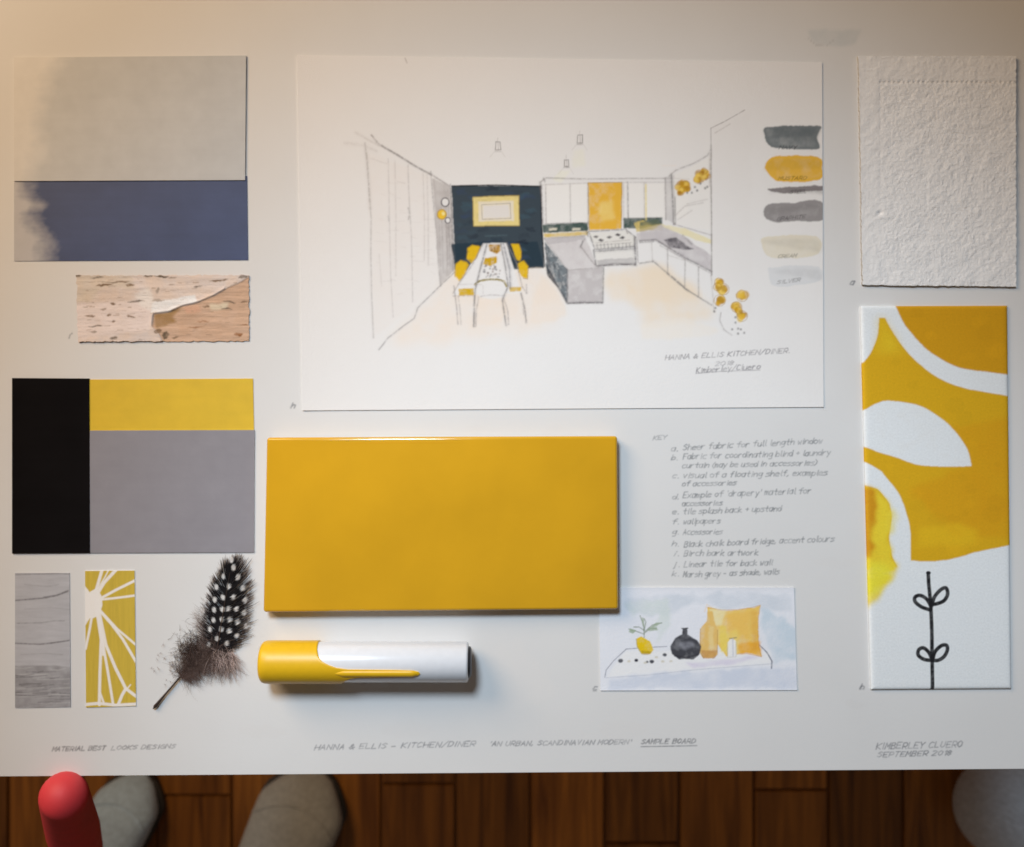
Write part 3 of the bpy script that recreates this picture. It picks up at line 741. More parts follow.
# dining table and chairs
cv.poly(B(300, 360, 430, 355, 510, 620, 520, 640, 130, 650, 160, 590), PAPERW, .97, 1, .6, .1)
for zp in ((215, 440, 218, 385, 250, 370, 275, 378, 262, 430, 240, 455), (148, 540, 150, 480, 175, 458, 205, 470, 205, 500, 170, 560), (462, 362, 500, 365, 512, 410, 505, 450, 480, 420), (505, 520, 500, 475, 530, 462, 552, 490, 548, 555, 528, 550)):
    cv.poly(B(*zp), YEL2, .95, 1.2, .6, .35, 4); cv.line(B(*zp), pig((140, 116, 30)), .7, .4, .5)
cv.poly(B(160, 615, 245, 612, 250, 650, 165, 655), YEL2, .95, 1, .5, .3, 4); cv.poly(B(448, 605, 515, 605, 512, 628, 452, 632), YEL2, .9, 1, .5, .3, 4)
for zp in ((205, 445, 212, 385, 240, 366, 272, 372, 285, 378, 262, 440, 235, 470), (140, 545, 145, 475, 172, 452, 208, 462, 222, 480, 190, 545, 165, 570), (455, 362, 502, 360, 518, 410, 512, 460, 490, 450), (500, 520, 496, 470, 530, 455, 556, 488, 552, 560, 528, 556)):
    cv.poly(B(*zp), pig((214, 172, 26)), .8, 2, .9, .4, 3); cv.line(B(*zp), pig((128, 104, 30)), .7, .5, .6)
cv.poly(B(300, 475, 400, 470, 415, 560, 280, 565), PAPERW, .9, 1, .6, .1)
cv.poly(B(330, 368, 395, 365, 398, 400, 372, 420, 335, 400), pig((178, 134, 40)), .8, 2, .7, .6, 3)
cv.poly(B(310, 440, 375, 430, 380, 470, 340, 485, 300, 475), pig((190, 150, 20)), .95, 2, .6, .5, 3)
for _ in range(34):
    zx, zy = random.uniform(300, 400), random.uniform(480, 550); cv.dot(*B(zx, zy)[0], random.uniform(.5, 1.3), random.uniform(.5, 1.1), random.choice([pig((60, 56, 62)), pig((110, 84, 74)), pig((90, 90, 100))]), .7)
for _ in range(14):
    zx, zy = random.uniform(335, 395), random.uniform(368, 410); cv.dot(*B(zx, zy)[0], .8, .8, random.choice([pig((120, 70, 30)), pig((80, 70, 50))]), .6)
cv.line(B(255, 590, 280, 570, 330, 562, 380, 562, 420, 572, 432, 600), pig((150, 132, 60)), 2.2, .7, .8); cv.line(B(255, 585, 300, 562, 400, 562, 425, 590), pig((110, 100, 70)), .8, .7, .6)
cv.poly(B(270, 600, 290, 590, 410, 590, 425, 660, 340, 672, 280, 660), PAPERW, .95, 1, .6, .1)
L_(B, (275, 660, 340, 648, 420, 655), P1, .8, .5); L_(B, (300, 600, 300, 640), P3, .8, .3)
for pts, c, w, a in [((322, 365, 290, 480, 255, 620, 250, 700, 248, 825), P2, 1.3, .75), ((300, 362, 240, 480, 160, 590, 132, 640), P1, .9, .6), ((400, 362, 425, 480, 440, 600, 410, 680, 430, 820), P2, 1.2, .75), ((415, 362, 450, 500, 455, 610), pig((110, 108, 118)), 1.6, .6),
                     ((435, 355, 490, 470, 520, 600, 545, 640), P1, .9, .6), ((135, 600, 150, 720, 158, 815), P1, 1.0, .6), ((160, 660, 170, 740, 176, 815), P1, .8, .5), ((275, 665, 262, 740, 258, 825), P1, .9, .6), ((415, 665, 440, 740, 445, 815), P1, .9, .6), ((515, 640, 535, 730, 545, 805), P2, 1.1, .7), ((545, 590, 545, 640), P1, .8, .5), ((160, 590, 290, 590), P3, .7, .4), ((130, 655, 250, 655), P1, .7, .5), ((525, 700, 530, 760), P1, .7, .5), ((560, 500, 600, 495, 660, 500), FLR, 1, .4)]:
    L_(B, pts, c, w, a)
# pendants
for (x, y, s_) in ((498, 147, 1), (580, 140, 1), (566.5, 164, .8)):
    cv.line([(x - 2.2 * s_, y - 5 * s_), (x + 2.2 * s_, y - 5 * s_), (x + 2.6 * s_, y + 3 * s_), (x - 2.6 * s_, y + 3 * s_), (x - 2.2 * s_, y - 5 * s_)], pig((120, 112, 112)), .9, .75, .4, .45, .3)
    cv.line([(x - 3, y + 4.6 * s_), (x + 3, y + 4.6 * s_)], pig((120, 112, 112)), .7, .5); cv.line([(x, y - 4), (x + .4, y + 3)], P1, .7, .6)
    cv.line([(x - .5, y - 6 * s_), (x - .2, y - 9)], P1, .6, .4)
    cv.line([(x - 4, y + 5), (x - 8, y + 10)], P3, .7, .3); cv.line([(x + 4, y + 5), (x + 7, y + 10)], P3, .7, .3)
0 and cv.poly([(490, 160), (506, 158), (514, 176), (484, 178)], pig((240, 226, 190)), .2, 4, 3)
cv.poly([(574, 150), (584, 150), (586, 166), (572, 168)], pig((240, 222, 170)), .16, 4, 3); cv.poly([(560, 170), (570, 170), (562, 182), (552, 180)], pig((240, 226, 190)), .25, 3, 2)
# wall units
cv.poly(C(90, 85, 350, 80, 352, 318, 95, 326), pig((226, 222, 220)), .6, 1, .6, .2)
cv.poly(C(560, 80, 786, 80, 960, 80, 950, 290, 565, 292), pig((224, 220, 218)), .6, 1, .6, .2)
for pts, c, w, a in [((60, 75, 95, 48, 350, 55, 600, 52, 860, 50, 960, 55), P1, .9, .65), ((75, 90, 350, 78, 560, 74, 900, 74), P3, .8, .5), ((65, 80, 75, 200, 78, 330), P1, 1, .65), ((95, 90, 98, 320), P1, .8, .6), ((242, 82, 245, 318), P1, .8, .5), ((95, 326, 350, 318), P2, .9, .6), ((350, 80, 352, 350), P1, .9, .6), ((590, 74, 594, 292), P2, 1, .65), ((565, 76, 568, 290), P3, .8, .5), ((690, 80, 692, 290), P1, .7, .5), ((700, 80, 702, 290), P3, .7, .4), ((568, 292, 800, 290), P1, .8, .5), ((62, 75, 66, 110), P2, 1.4, .6), ((84, 50, 90, 70), P2, 1.2, .5)]:
    L_(C, pts, c, w, a)
cv.poly(C(352, 78, 556, 74, 552, 355, 360, 365), pig((216, 168, 62)), .97, 1.5, .7, .35, 7)
cv.poly(C(420, 200, 500, 190, 510, 300, 430, 310), pig((238, 208, 140)), .5, 6, 3)
cv.line(C(352, 78, 556, 74, 552, 355), pig((150, 120, 50)), .9, .6, .5); cv.line(C(352, 80, 358, 365), pig((160, 130, 60)), .9, .6, .5)
cv.poly(C(75, 330, 350, 318, 352, 368, 80, 380), pig((66, 82, 78)), .95, 1.5, .6, .25, 5)
for zx in (140, 280): cv.poly(C(zx - 24, 352, zx + 24, 350, zx + 24, 364, zx - 24, 366), pig((214, 206, 190)), .9, .6, .4, .1)
cv.poly(C(80, 385, 352, 370, 350, 395, 85, 408), pig((204, 176, 104)), .85, 1.5, .6, .3, 5)
cv.poly(C(562, 292, 800, 286, 800, 345, 568, 352), pig((66, 82, 78)), .9, 1.5, .6, .3, 5)
cv.poly(C(630, 320, 680, 300, 720, 320, 810, 330, 805, 365, 640, 370), pig((198, 176, 108)), .85, 3, .8, .4, 5)
cv.line(C(700, 90, 702, 300), pig((226, 206, 130)), 2, .5, .4)
# peninsula and cooker
cv.poly(C(85, 412, 330, 400, 400, 560, 440, 590, 225, 600), pig((196, 190, 192)), .85, 2, .7, .5, 8)
cv.poly(C(85, 412, 330, 395, 340, 420, 110, 450), pig((168, 162, 166)), .5, 2, 1, .5)
cv.poly(C(228, 602, 440, 590, 438, 800, 226, 806), pig((184, 178, 180)), .9, 2, .7, .6, 7)
cv.poly(C(88, 430, 228, 605, 222, 805, 100, 590), pig((112, 118, 124)), .9, 2, .7, .8, 4)
for _ in range(40):
    t = random.random(); zx = 95 + 125 * t; zy = 440 + 170 * t + random.uniform(0, 130)
    cv.poly(C(zx, zy, zx + 14, zy + 10, zx + 16, zy + 34, zx + 2, zy + 22), random.choice([pig((84, 88, 94)), pig((150, 152, 156)), pig((56, 62, 70)), pig((100, 112, 120))]), .45, 4, .6, .4, 3)
cv.poly(C(95, 560, 110, 590, 225, 800, 205, 750, 105, 640), pig((34, 42, 52)), .85, 2, .6, .3, 3)
for pts, c, w, a in [((85, 415, 228, 604, 440, 590), P1, .8, .5), ((226, 604, 224, 808, 440, 800, 444, 590), P2, 1.1, .75), ((230, 806, 300, 800, 436, 804), P2, 1.3, .6), ((305, 465, 320, 430, 330, 420), P2, 1.2, .7), ((310, 465, 380, 560, 410, 585), P1, 1, .65), ((90, 470, 130, 640, 220, 800), P2, 1.0, .6), ((85, 412, 330, 398), P1, .8, .5)]:
    L_(C, pts, c, w, a)
cv.poly(C(360, 385, 580, 365, 640, 410, 632, 460, 392, 480), pig((214, 210, 206)), .8, 1.2, .6, .2)
cv.poly(C(392, 490, 632, 470, 636, 570, 402, 580), pig((216, 212, 210)), .8, 1.2, .6, .3)
cv.poly(C(405, 545, 620, 530, 630, 566, 410, 578), pig((170, 166, 168)), .6, 3, 1, .5)
for zx, zy in ((400, 405), (480, 405), (530, 390), (430, 425), (555, 408)): cv.poly(C(zx - 18, zy, zx, zy - 9, zx + 18, zy - 3, zx + 6, zy + 9), pig((58, 54, 60)), .9, 2, .5, .3, 3)
for pts, c, w, a in [((345, 380, 360, 372, 580, 360, 640, 408), P2, 1.0, .7), ((360, 385, 392, 480, 632, 462), P2, 1.1, .7), ((385, 485, 400, 580, 635, 568), P2, 1.1, .75), ((395, 492, 634, 474), pig((88, 84, 90)), 1.6, .6), ((632, 412, 640, 570), pig((80, 76, 82)), 1.6, .75), ((645, 420, 652, 560), P1, .9, .6), ((410, 580, 520, 566, 635, 574), P2, 1.3, .6), ((400, 440, 600, 424), P3, .8, .6), ((400, 455, 610, 440), P1, .7, .5), ((340, 370, 350, 400), P2, 1.3, .6), ((580, 358, 590, 385), P1, .9, .6)]:
    L_(C, pts, c, w, a)
for i in range(10): zx = 405 + i * 22; L_(C, (zx, 448, zx + 2, 470), P2, .8, .5)
# right run
cv.poly(C(640, 380, 790, 375, 900, 400, 880, 420, 790, 425, 650, 430), pig((190, 184, 186)), .7, 2, .8, .4)
cv.poly(Dd(0, 355, 95, 330, 130, 345, 320, 470, 318, 540, 190, 480, 70, 405, 0, 410), pig((186, 180, 184)), .75, 3, .8, .5, 8)
cv.poly(Dd(105, 400, 160, 390, 215, 430, 245, 440, 200, 445, 130, 430), pig((96, 92, 98)), .8, 2, .7, .6, 4)
cv.poly(Dd(0, 320, 80, 308, 98, 330, 0, 350), pig((90, 100, 84)), .8, 2, .7, .4); cv.poly(Dd(0, 335, 95, 332, 60, 355, 0, 362), pig((176, 160, 100)), .6, 2, .7, .4)
cv.poly(Dd(95, 330, 200, 350, 320, 400, 320, 420, 240, 400, 110, 345), pig((218, 208, 172)), .8, 2, .8, .3)
cv.poly(Dd(145, 115, 315, 30, 318, 360, 150, 330), pig((220, 216, 214)), .6, 2, 1, .3)
cv.poly(Dd(112, 120, 155, 110, 155, 330, 112, 310), pig((186, 182, 184)), .6, 2, 1, .5)
for pts, c, w, a in [((130, 115, 160, 90, 240, 60, 300, 25, 315, 0), P1, 1, .65), ((112, 125, 116, 310), P1, 1, .6), ((140, 110, 150, 330), P2, 1.2, .65), ((155, 210, 158, 330), P2, .9, .6), ((318, -20, 315, 120, 318, 300, 318, 560), P1, .9, .6), ((310, 20, 310, 160), P3, 1, .5), ((150, 330, 250, 360, 318, 380), P1, .8, .5), ((0, 405, 70, 400, 200, 480, 318, 542), P2, 1.3, .7), ((0, 412, 60, 408), P2, 1, .5), ((90, 425, 200, 488, 318, 552), P1, .8, .5), ((122, 440, 124, 545), P1, .9, .6), ((202, 485, 200, 615), P1, .9, .6), ((260, 520, 262, 655), P1, .9, .6), ((52, 415, 56, 500), P3, .8, .5), ((0, 505, 60, 495, 120, 548, 205, 620, 318, 690), P2, 1.0, .65), ((125, 550, 200, 612, 215, 628), P2, 1.4, .4), ((130, 470, 195, 490), P3, .8, .4), ((160, 290, 200, 250, 280, 235), P3, .9, .5), ((170, 310, 230, 270), P3, .9, .4), ((210, 240, 300, 220), P3, .9, .4), ((190, 380, 230, 420), P2, 1, .5), ((100, 70, 160, 70), FLR, .8, .3), ((360, 725, 356, 760, 375, 800, 410, 825), P1, .8, .6), ((318, 560, 330, 720), P3, .9, .5)]:
    L_(Dd, pts, c, w, a)
# tall unit at the far right
cv.poly([(712, 128), (750, 112), (752, 320), (714, 290)], pig((214, 210, 210)), .3, 6, 4, .5)
cv.line([(711, 128), (724, 122), (745, 110)], P1, .9, .65, .6, .45, .3); cv.line([(711, 128), (711.5, 200), (712, 275)], P1, .9, .6, .5, .45, .2); cv.line([(715, 133), (730, 124)], P3, 1.2, .4)
# flowers
def bloom(z, x, y, r, dark=0):
    for _ in range(9):
        a = random.uniform(0, 6.28); d = random.uniform(0, .6) * r; rr = r * random.uniform(.35, .6)
        p = z(*[v for t in np.linspace(0, 6.283, 10)[:-1] for v in (x + d * math.cos(a) + rr * math.cos(t), y + d * math.sin(a) + rr * math.sin(t))])
        cv.poly(p, random.choice([pig((214, 172, 56)), pig((196, 148, 30)), pig((222, 190, 96)), pig((170, 126, 36))]), .7, 1.5, .5, .5, 3)
for x, y, r in ((185, 168, 30), (202, 148, 26), (180, 185, 22), (210, 170, 20), (262, 118, 30), (292, 112, 28), (280, 95, 20), (255, 135, 18)): bloom(Dd, x, y, r)
for (x, y) in ((175, 190), (280, 100), (295, 130)): cv.dot(*Dd(x, y)[0], 1.6, 1.4, pig((150, 96, 30)), .6)
for x, y, r in ((352, 590, 20), (372, 620, 26), (345, 610, 18), (355, 670, 26), (455, 650, 26), (430, 700, 24), (455, 740, 24), (440, 715, 16)):
    bloom(Dd, x, y, r * 1.2); p = Dd(*[v for t in np.linspace(0, 6.283, 12) for v in (x + r * math.cos(t), y + r * math.sin(t))]); cv.line(p, pig((160, 122, 40)), .7, .6, .5)
for x, y in ((210, 190), (245, 165), (270, 150), (290, 170), (255, 180), (300, 165), (330, 720), (335, 705), (425, 745), (425, 768), (410, 798), (436, 796), (448, 800), (436, 818), (464, 815), (232, 190)): cv.dot(*Dd(x, y)[0], 1.0, 1.1, pig((70, 64, 66)), .8)
# colour strips
def strip(pts, c, a, lab=None, lp=None, lc=(70, 66, 66)):
    pts = smp(pts + pts[:1], 4); cv.poly(pts, pig(c), a, 2.5, 1.2, .22, 9, .3)
    cv.poly([(x, y + 3) for x, y in pts[: len(pts) // 2]], pig([v * .88 for v in c]), .4, 4, 3, .6, 6)
    if lab: text(cv, lab, *lp, 3.6, pig(lc), .7, .75)
strip([(764, 130), (770, 127), (818, 126), (820, 131), (817, 138), (820, 147), (812, 149), (775, 148), (766, 141)], (112, 118, 122), .95)
cv.poly([(775, 128), (818, 127), (812, 136), (772, 138)], pig((84, 92, 98)), .4, 4, 2)
text(cv, 'NAVY', 779, 149, 797, 149, 3.6, pig((58, 58, 60)), .7, .8)
strip([(765, 168), (770, 158), (785, 156), (818, 157), (822, 168), (820, 179), (795, 182), (775, 180)], (214, 168, 66), .95, 'MUSTARD', (778, 180, 807, 179.5), (120, 92, 30))
strip([(768, 189), (790, 187), (821, 186), (822, 190), (800, 192), (785, 194), (772, 191)], (128, 122, 124), .95, 'STEEL', (790, 193.5, 807, 193), (70, 66, 70))
strip([(764, 212), (768, 205), (790, 203), (821, 201), (824, 219), (800, 221), (770, 221)], (142, 138, 140), .95, 'GRAPHITE', (777, 220.5, 806, 218), (84, 80, 84))
strip([(760, 240), (768, 237), (816, 236), (818, 254), (790, 258), (768, 256)], (212, 204, 190), .9, 'CREAM', (778, 258, 797, 257), (120, 114, 104))
strip([(768, 268), (790, 266), (818, 267), (820, 280), (790, 286), (772, 284)], (206, 206, 210), .9, 'SILVER', (777, 284, 801, 281), (120, 118, 120))
# caption and signature
text(cv, 'HANNA & ELLIS KITCHEN/DINER.', 665, 360, 791, 352.5, 5, pig((110, 106, 112)), .75, .8)
text(cv, '2018', 715, 366, 734, 365, 4.6, pig((110, 106, 112)), .75, .7)
text(cv, 'Kimberley/Cluero', 696, 373, 761, 368.5, 5.8, pig((104, 100, 108)), .8, .8)
cv.line([(696, 373.5), (720, 371.5), (760, 370)], pig((120, 116, 122)), .7, .6)
cv.line([(405, 58), (407, 63)], P1, 1.2, .4)
def curlp(px, py, U, V): return .0002 * np.exp(-(1 - V) * 30) + .0002 * np.exp(-U * 40) + .0001 * np.exp(-(1 - U) * 30)
tag(sheet('sketch_sheet', ((297, 55), (822, 62.5), (823.5, 407), (302.5, 410.5)), .0005, .0004, M_paper, cv, .62, height=curlp, edgecol=np.array([.8, .78, .75])),
    'large white sheet with a watercolour sketch of a kitchen diner and navy wall', 'drawing')

# ================================================================== STILL LIFE CARD
REFW[0] = (213, 211, 211)
cv = Canvas(594, 582, 802, 696, pig((214, 214, 220)), 3)
cv.a *= (1 + .05 * (fbm((cv.h, cv.w), 60, 600) - .5))[..., None]
q = Zm(595, 585, 4.876)
cv.poly(q(140, 60, 470, 50, 700, 40, 970, 50, 960, 120, 820, 130, 500, 90, 380, 140, 200, 150, 150, 110), pig((196, 200, 208)), .75, 12, 3, .8, 14)
cv.poly(q(140, 80, 350, 70, 380, 200, 300, 280, 320, 140, 180, 150), pig((196, 204, 200)), .5, 10, 3, .8, 10)
cv.poly(q(820, 110, 980, 200, 985, 360, 880, 370, 850, 300, 810, 220), pig((190, 200, 210)), .8, 12, 3, .7, 12)
cv.poly(q(60, 455, 500, 420, 860, 400, 985, 400, 985, 505, 60, 505), pig((196, 200, 212)), .8, 8, 3, .7, 14)
cv.poly(q(60, 445, 150, 320, 850, 320, 860, 385, 300, 425), pig((222, 222, 230)), .8, 3, 2, .3)
cv.poly(q(430, 385, 650, 360, 820, 345, 700, 385, 480, 400), pig((204, 196, 212)), .7, 5, 2, .5)
L_ = lambda pts, c, w=.8, a=.7: cv.line(q(*pts), c, w, a, .5, .45, .15)
IN = pig((104, 106, 122))
L_((48, 450, 55, 415, 90, 370, 150, 315), IN, .9, .7); L_((150, 312, 260, 305, 350, 300), IN, .8, .7); L_((55, 452, 250, 440, 500, 412, 860, 385), pig((160, 164, 178)), .8, .5)
L_((800, 290, 840, 330, 862, 370, 860, 405), IN, 1.1, .8); L_((835, 325, 865, 375, 862, 408), pig((90, 96, 110)), 1.0, .5)
cv.poly(smp(q(548, 110, 620, 122, 690, 121, 760, 112, 806, 98)) + smp(q(806, 98, 796, 160, 794, 240, 800, 300, 812, 350)) + smp(q(812, 350, 740, 334, 690, 336, 640, 348)) + q(566, 250), pig((226, 184, 96)), .95, 3, 1, .3, 8)
cv.poly(q(690, 290, 806, 270, 806, 345, 700, 335), pig((224, 156, 40)), .7, 5, 2, .6, 6); cv.poly(q(640, 150, 760, 130, 740, 260, 660, 280), pig((230, 178, 90)), .6, 6, 2, .6, 6)
cv.poly(q(600, 230, 700, 220, 690, 330, 610, 335), pig((238, 206, 110)), .5, 9, 4, .5, 6); cv.poly(q(760, 125, 792, 118, 790, 325, 765, 325), pig((206, 150, 60)), .45, 5, 3, .6, 6)
cv.poly(q(560, 120, 640, 115, 620, 200, 590, 200), pig((232, 216, 176)), .6, 4, 2, .4); L_((548, 110, 620, 122, 690, 121, 760, 112, 806, 98, 796, 160, 794, 240, 800, 300, 812, 350, 740, 334, 690, 336), pig((190, 130, 40)), .8, .5); L_((535, 130, 545, 95, 570, 110), pig((220, 190, 160)), 1, .5)
cv.poly(q(545, 175, 550, 130, 575, 130, 580, 175, 598, 220, 596, 340, 570, 358, 530, 355, 512, 330, 514, 215), pig((214, 176, 104)), .95, 2, .8, .35, 6)
cv.poly(q(520, 320, 596, 320, 585, 358, 530, 358), pig((176, 120, 70)), .6, 3, 1, .5); L_((514, 215, 512, 330, 530, 356), pig((170, 130, 70)), .8, .6); L_((598, 220, 596, 340, 575, 358), pig((170, 130, 70)), .8, .6)
cv.poly(q(555, 200, 580, 200, 578, 310, 556, 310), pig((232, 204, 150)), .5, 3, 1.5)
cv.poly(q(645, 280, 660, 262, 685, 270, 690, 350, 648, 356), pig((230, 228, 226)), .97, 1.2, .6, .1); L_((645, 280, 646, 352, 688, 350, 688, 280), pig((170, 168, 160)), .7, .6); L_((655, 262, 690, 256), pig((90, 84, 80)), .9, .6); L_((672, 262, 674, 345), pig((176, 178, 190)), 1.6, .5)
cv.poly(q(612, 200, 640, 195, 645, 300, 615, 330, 605, 260), pig((236, 196, 90)), .7, 3, 1.5)
# dark round vase
cv.poly(q(424, 240, 428, 212, 450, 210, 452, 240, 500, 270, 520, 300, 510, 340, 480, 362, 410, 362, 375, 335, 366, 300, 390, 262), pig((64, 64, 70)), .97, 1.5, .7, .2, 6)
cv.poly(q(410, 280, 470, 275, 490, 300, 440, 315, 405, 300), pig((130, 130, 138)), .65, 4, 2, .5, 4); cv.line(q(390, 345, 440, 355, 500, 340), pig((44, 42, 50)), 2, .6, .4); cv.line(q(424, 212, 452, 211), pig((40, 38, 44)), 1.2, .8)
# yellow plant pot
cv.poly(q(202, 262, 225, 250, 268, 275, 285, 315, 270, 338, 225, 335, 205, 300), pig((214, 180, 22)), .97, 1.5, .7, .25, 5); cv.poly(q(225, 320, 280, 325, 262, 342, 230, 340), pig((150, 120, 24)), .6, 2, .8)
L_((200, 262, 206, 300, 228, 336), pig((130, 120, 80)), .7, .6)
for pts in ((240, 255, 238, 200, 220, 150), (240, 230, 280, 195, 325, 185), (240, 240, 200, 225, 165, 215), (240, 235, 270, 212, 300, 210), (238, 220, 215, 205, 190, 205), (240, 220, 248, 180, 240, 165)):
    cv.line(q(*pts), pig((112, 124, 104)), 1.1, .7, .4)
for p in ((200, 222, 170, 210, 165, 230, 185, 238), (250, 222, 300, 185, 325, 185, 300, 205), (225, 160, 232, 200, 240, 205, 236, 160), (255, 215, 300, 208, 310, 220, 265, 225)): cv.poly(q(*p), pig((140, 156, 128)), .7, 2, .8, .4, 4)
for zx, zy, r in ((125, 370, 2.6), (200, 367, 2.0), (278, 374, 2.4), (340, 340, 2.1), (255, 376, 1.4)): cv.dot(*q(zx, zy)[0], r, r * .8, pig((36, 38, 52)), .95)
for zx, zy in ((165, 372), (245, 380), (330, 372), (370, 372), (300, 352)): cv.dot(*q(zx, zy)[0], 1.8, 1.2, pig((186, 176, 150)), .6)
tag(sheet('still_life_card', ((599, 587.5), (794, 587.5), (797, 690), (600.5, 690.5)), .0006, .0005, M_paper, cv, .5, edgecol=np.array([.8, .79, .78]),
    height=lambda px, py, U, V: .0002 * np.exp(-V * 40) + .0002 * np.exp(-(1 - V) * 40)),
    'small watercolour of dark vase, bottle and yellow cushion on a shelf', 'drawing')

# ================================================================== WHITE TEXTURED CLOTH
cv = Canvas(852, 48, 1030, 295, np.array([.87, .865, .86]), 2)
cv.line([(879, 82), (910, 82.5), (945, 82), (1015, 83)], pig((176, 170, 162)), 1.0, .4, .9)
def cloth_h(px, py, U, V):
    a = fbm(px.shape, 16, 700, 4); b_ = fbm(px.shape, 26, 730, 4)
    fine = fbm(px.shape, 7, 790, 4, .75)
    # diagonal crimps: stretched ridged noise
    r = 1 - np.abs(2 * fbm(px.shape, 11, 760, 4) - 1)
    inn = np.clip((px - 877) / 8, 0, 1) * np.clip((py - 78) / 8, 0, 1)
    seamv = np.exp(-((px - 880.5) / 1.4) ** 2) * (py > 82) * (py < 215)
    seamh = np.exp(-((py - 82) / 1.2) ** 2) * (px > 879)
    st = .5 + .5 * np.sin(px * 1.3)
    dim = np.exp(-(((px - 880) / 3) ** 2 + ((py - 213) / 2) ** 2))
    return .8 * (r ** 2 * .00005 + (b_ - .5) * .0008 + (fine - .5) * .00075) * (.55 + .45 * inn) + (a - .5) * .0004 - seamv * .00012 - seamh * .0004 * (.2 + st * .8) - dim * .0007
tag(sheet('white_cloth', ((858.5, 56), (1016, 56), (1016, 286.5), (862.5, 285)), .0018, .0018, M_cloth, cv, .5, height=cloth_h, rag=1.6, edgecol=np.array([.5, .47, .42])),
    'crinkled white textured cloth sample with a stitched seam, in the upper right corner', 'fabric sample')

# ================================================================== MUSTARD PRINTED PANEL
REFW[0] = (213, 211, 209)
cv = Canvas(852, 298, 1030, 698, pig((216, 218, 222)), 2.5)
a1 = Zm(830, 290, 4.035); a2 = Zm(830, 490, 3.85)
MU = pig((204, 158, 26)); MD = pig((196, 143, 22)); ML = pig((222, 196, 52))
cv.poly(smp(a1(60, 320, 128, 297, 165, 250, 190, 190, 199, 112)) + smp(a1(222, 112, 260, 180, 320, 260, 400, 330, 480, 375, 585, 405, 800, 440)) + a1(800, 1200, 300, 1200, 60, 1200), MU, 1, 1, .6, 0, 14)
cv.poly(smp(a1(266, 40, 268, 66, 302, 140, 380, 230, 450, 280, 510, 308, 585, 325, 800, 350)) + a1(800, 40), MD, 1, 1, .6, 0, 14)
cv.poly(a1(470, 555, 800, 500, 800, 1000, 500, 1000, 320, 800, 560, 715), pig((202, 146, 22)), .75, 8, 6, .3, 20)
cv.poly(a1(199, 112, 222, 112, 262, 185, 300, 260, 180, 250, 190, 190), pig((214, 184, 40)), .55, 6, 9, .3)
cv.poly(smp(a1(60, 510, 135, 486, 190, 456, 240, 447, 330, 458, 400, 485, 470, 535, 520, 590, 555, 645, 571, 711)) + smp(a1(571, 711, 480, 713, 360, 706, 270, 676, 200, 655, 135, 631, 60, 610)), pig((216, 218, 222)), 1, 1, .5, .04)
for _ in range(70):
    x, y = random.uniform(868, 1008), random.uniform(310, 555); r_ = random.uniform(6, 18)
    if inpoly(np.array([[x]]), np.array([[y]]), [(862, 300), (1010, 300), (1010, 556), (900, 560), (862, 480)])[0, 0]:
        pp = cv.sample(np.array([x]), np.array([y]))[0]
        if pp[2] < .2 and all(cv.sample(np.array([x + dx]), np.array([y + dy]))[0][2] < .2 for dx, dy in ((r_, 0), (-r_, 0), (0, r_), (0, -r_))): cv.dot(x, y, r_ * .6, r_ * .5, pp * random.choice([.88, 1.1]), .3, 5)
# lower white field
cv.poly(a2(100, 300, 262, 296, 240, 250, 229, 180, 240, 110, 230, 50, 190, 0, 130, -60, 60, -90, 60, -5, 100, 10, 130, 20, 130, 450, 60, 450, 60, 850, 800, 850, 800, 190, 557, 240, 520, 253, 490, 261, 450, 270, 400, 275, 350, 275, 310, 271, 308, 160, 290, 80, 250, 0, 200, -70, 160, -95, 130, -110, 60, -130, 60, -60, 130, -5), pig((216, 218, 222)), 1, .8, .5, .03)
cv.poly(smp(a2(60, -130, 128, -110, 175, -82, 222, -40, 262, 10, 292, 80, 309, 160, 311, 271)) + smp(a2(262, 300, 240, 250, 229, 180, 240, 110, 228, 50, 190, 0, 132, -18, 60, -40)), pig((216, 218, 222)), 1, .8, .5, .03)
cv.poly(a2(60, -30, 133, -16, 190, 2, 228, 52, 239, 110, 229, 180, 240, 250, 262, 296, 236, 350, 200, 400, 150, 455, 60, 480), ML, .97, 9, 5, .3, 8)
cv.poly(a2(60, -30, 133, -16, 175, 5, 185, 60, 175, 110, 165, 160, 170, 230, 130, 260, 60, 260), pig((196, 138, 26)), .95, 11, 4, .35, 10)
cv.poly(a2(150, 270, 240, 290, 225, 350, 160, 430, 140, 380), pig((226, 212, 60)), .7, 10, 6, .4, 10); cv.poly(a2(240, 60, 262, 110, 250, 170, 225, 160, 225, 100), pig((224, 206, 70)), .5, 8, 5, .4)
cv.poly(a2(330, 150, 480, 130, 557, 150, 557, 210, 420, 215, 330, 220), pig((214, 172, 30)), .6, 12, 5, .5, 16)
BK = np.array([.015, .015, .018])
ln = lambda pts, w: cv.line(a2(*pts), BK, w, .97, .1, .35)
ln((378, 320, 380, 360, 388, 440, 392, 540, 393, 640, 395, 767), 3.8); ln((376, 319, 382, 319), 3.2)
for pts in ((386, 462, 352, 450, 328, 430, 328, 412, 348, 406, 372, 420, 388, 446), (394, 440, 402, 412, 425, 385, 446, 377, 453, 400, 440, 425, 415, 437, 394, 440),
            (392, 656, 362, 652, 340, 636, 342, 615, 360, 608, 380, 625, 392, 650), (396, 650, 405, 622, 428, 600, 448, 598, 452, 615, 440, 640, 418, 655, 396, 656)):
    ln(smooth(pts), 3.8)
cv.dot(*a2(390, 440)[0], 2.6, 3.4, BK, .95); cv.dot(*a2(394, 645)[0], 2.6, 2.8, BK, .95)
def pan_h(px, py, U, V):
    d = np.minimum(np.minimum(U * 120, (1 - U) * 120), np.minimum(V * 385, (1 - V) * 385))
    return -.0010 * np.exp(-d / 1.1)
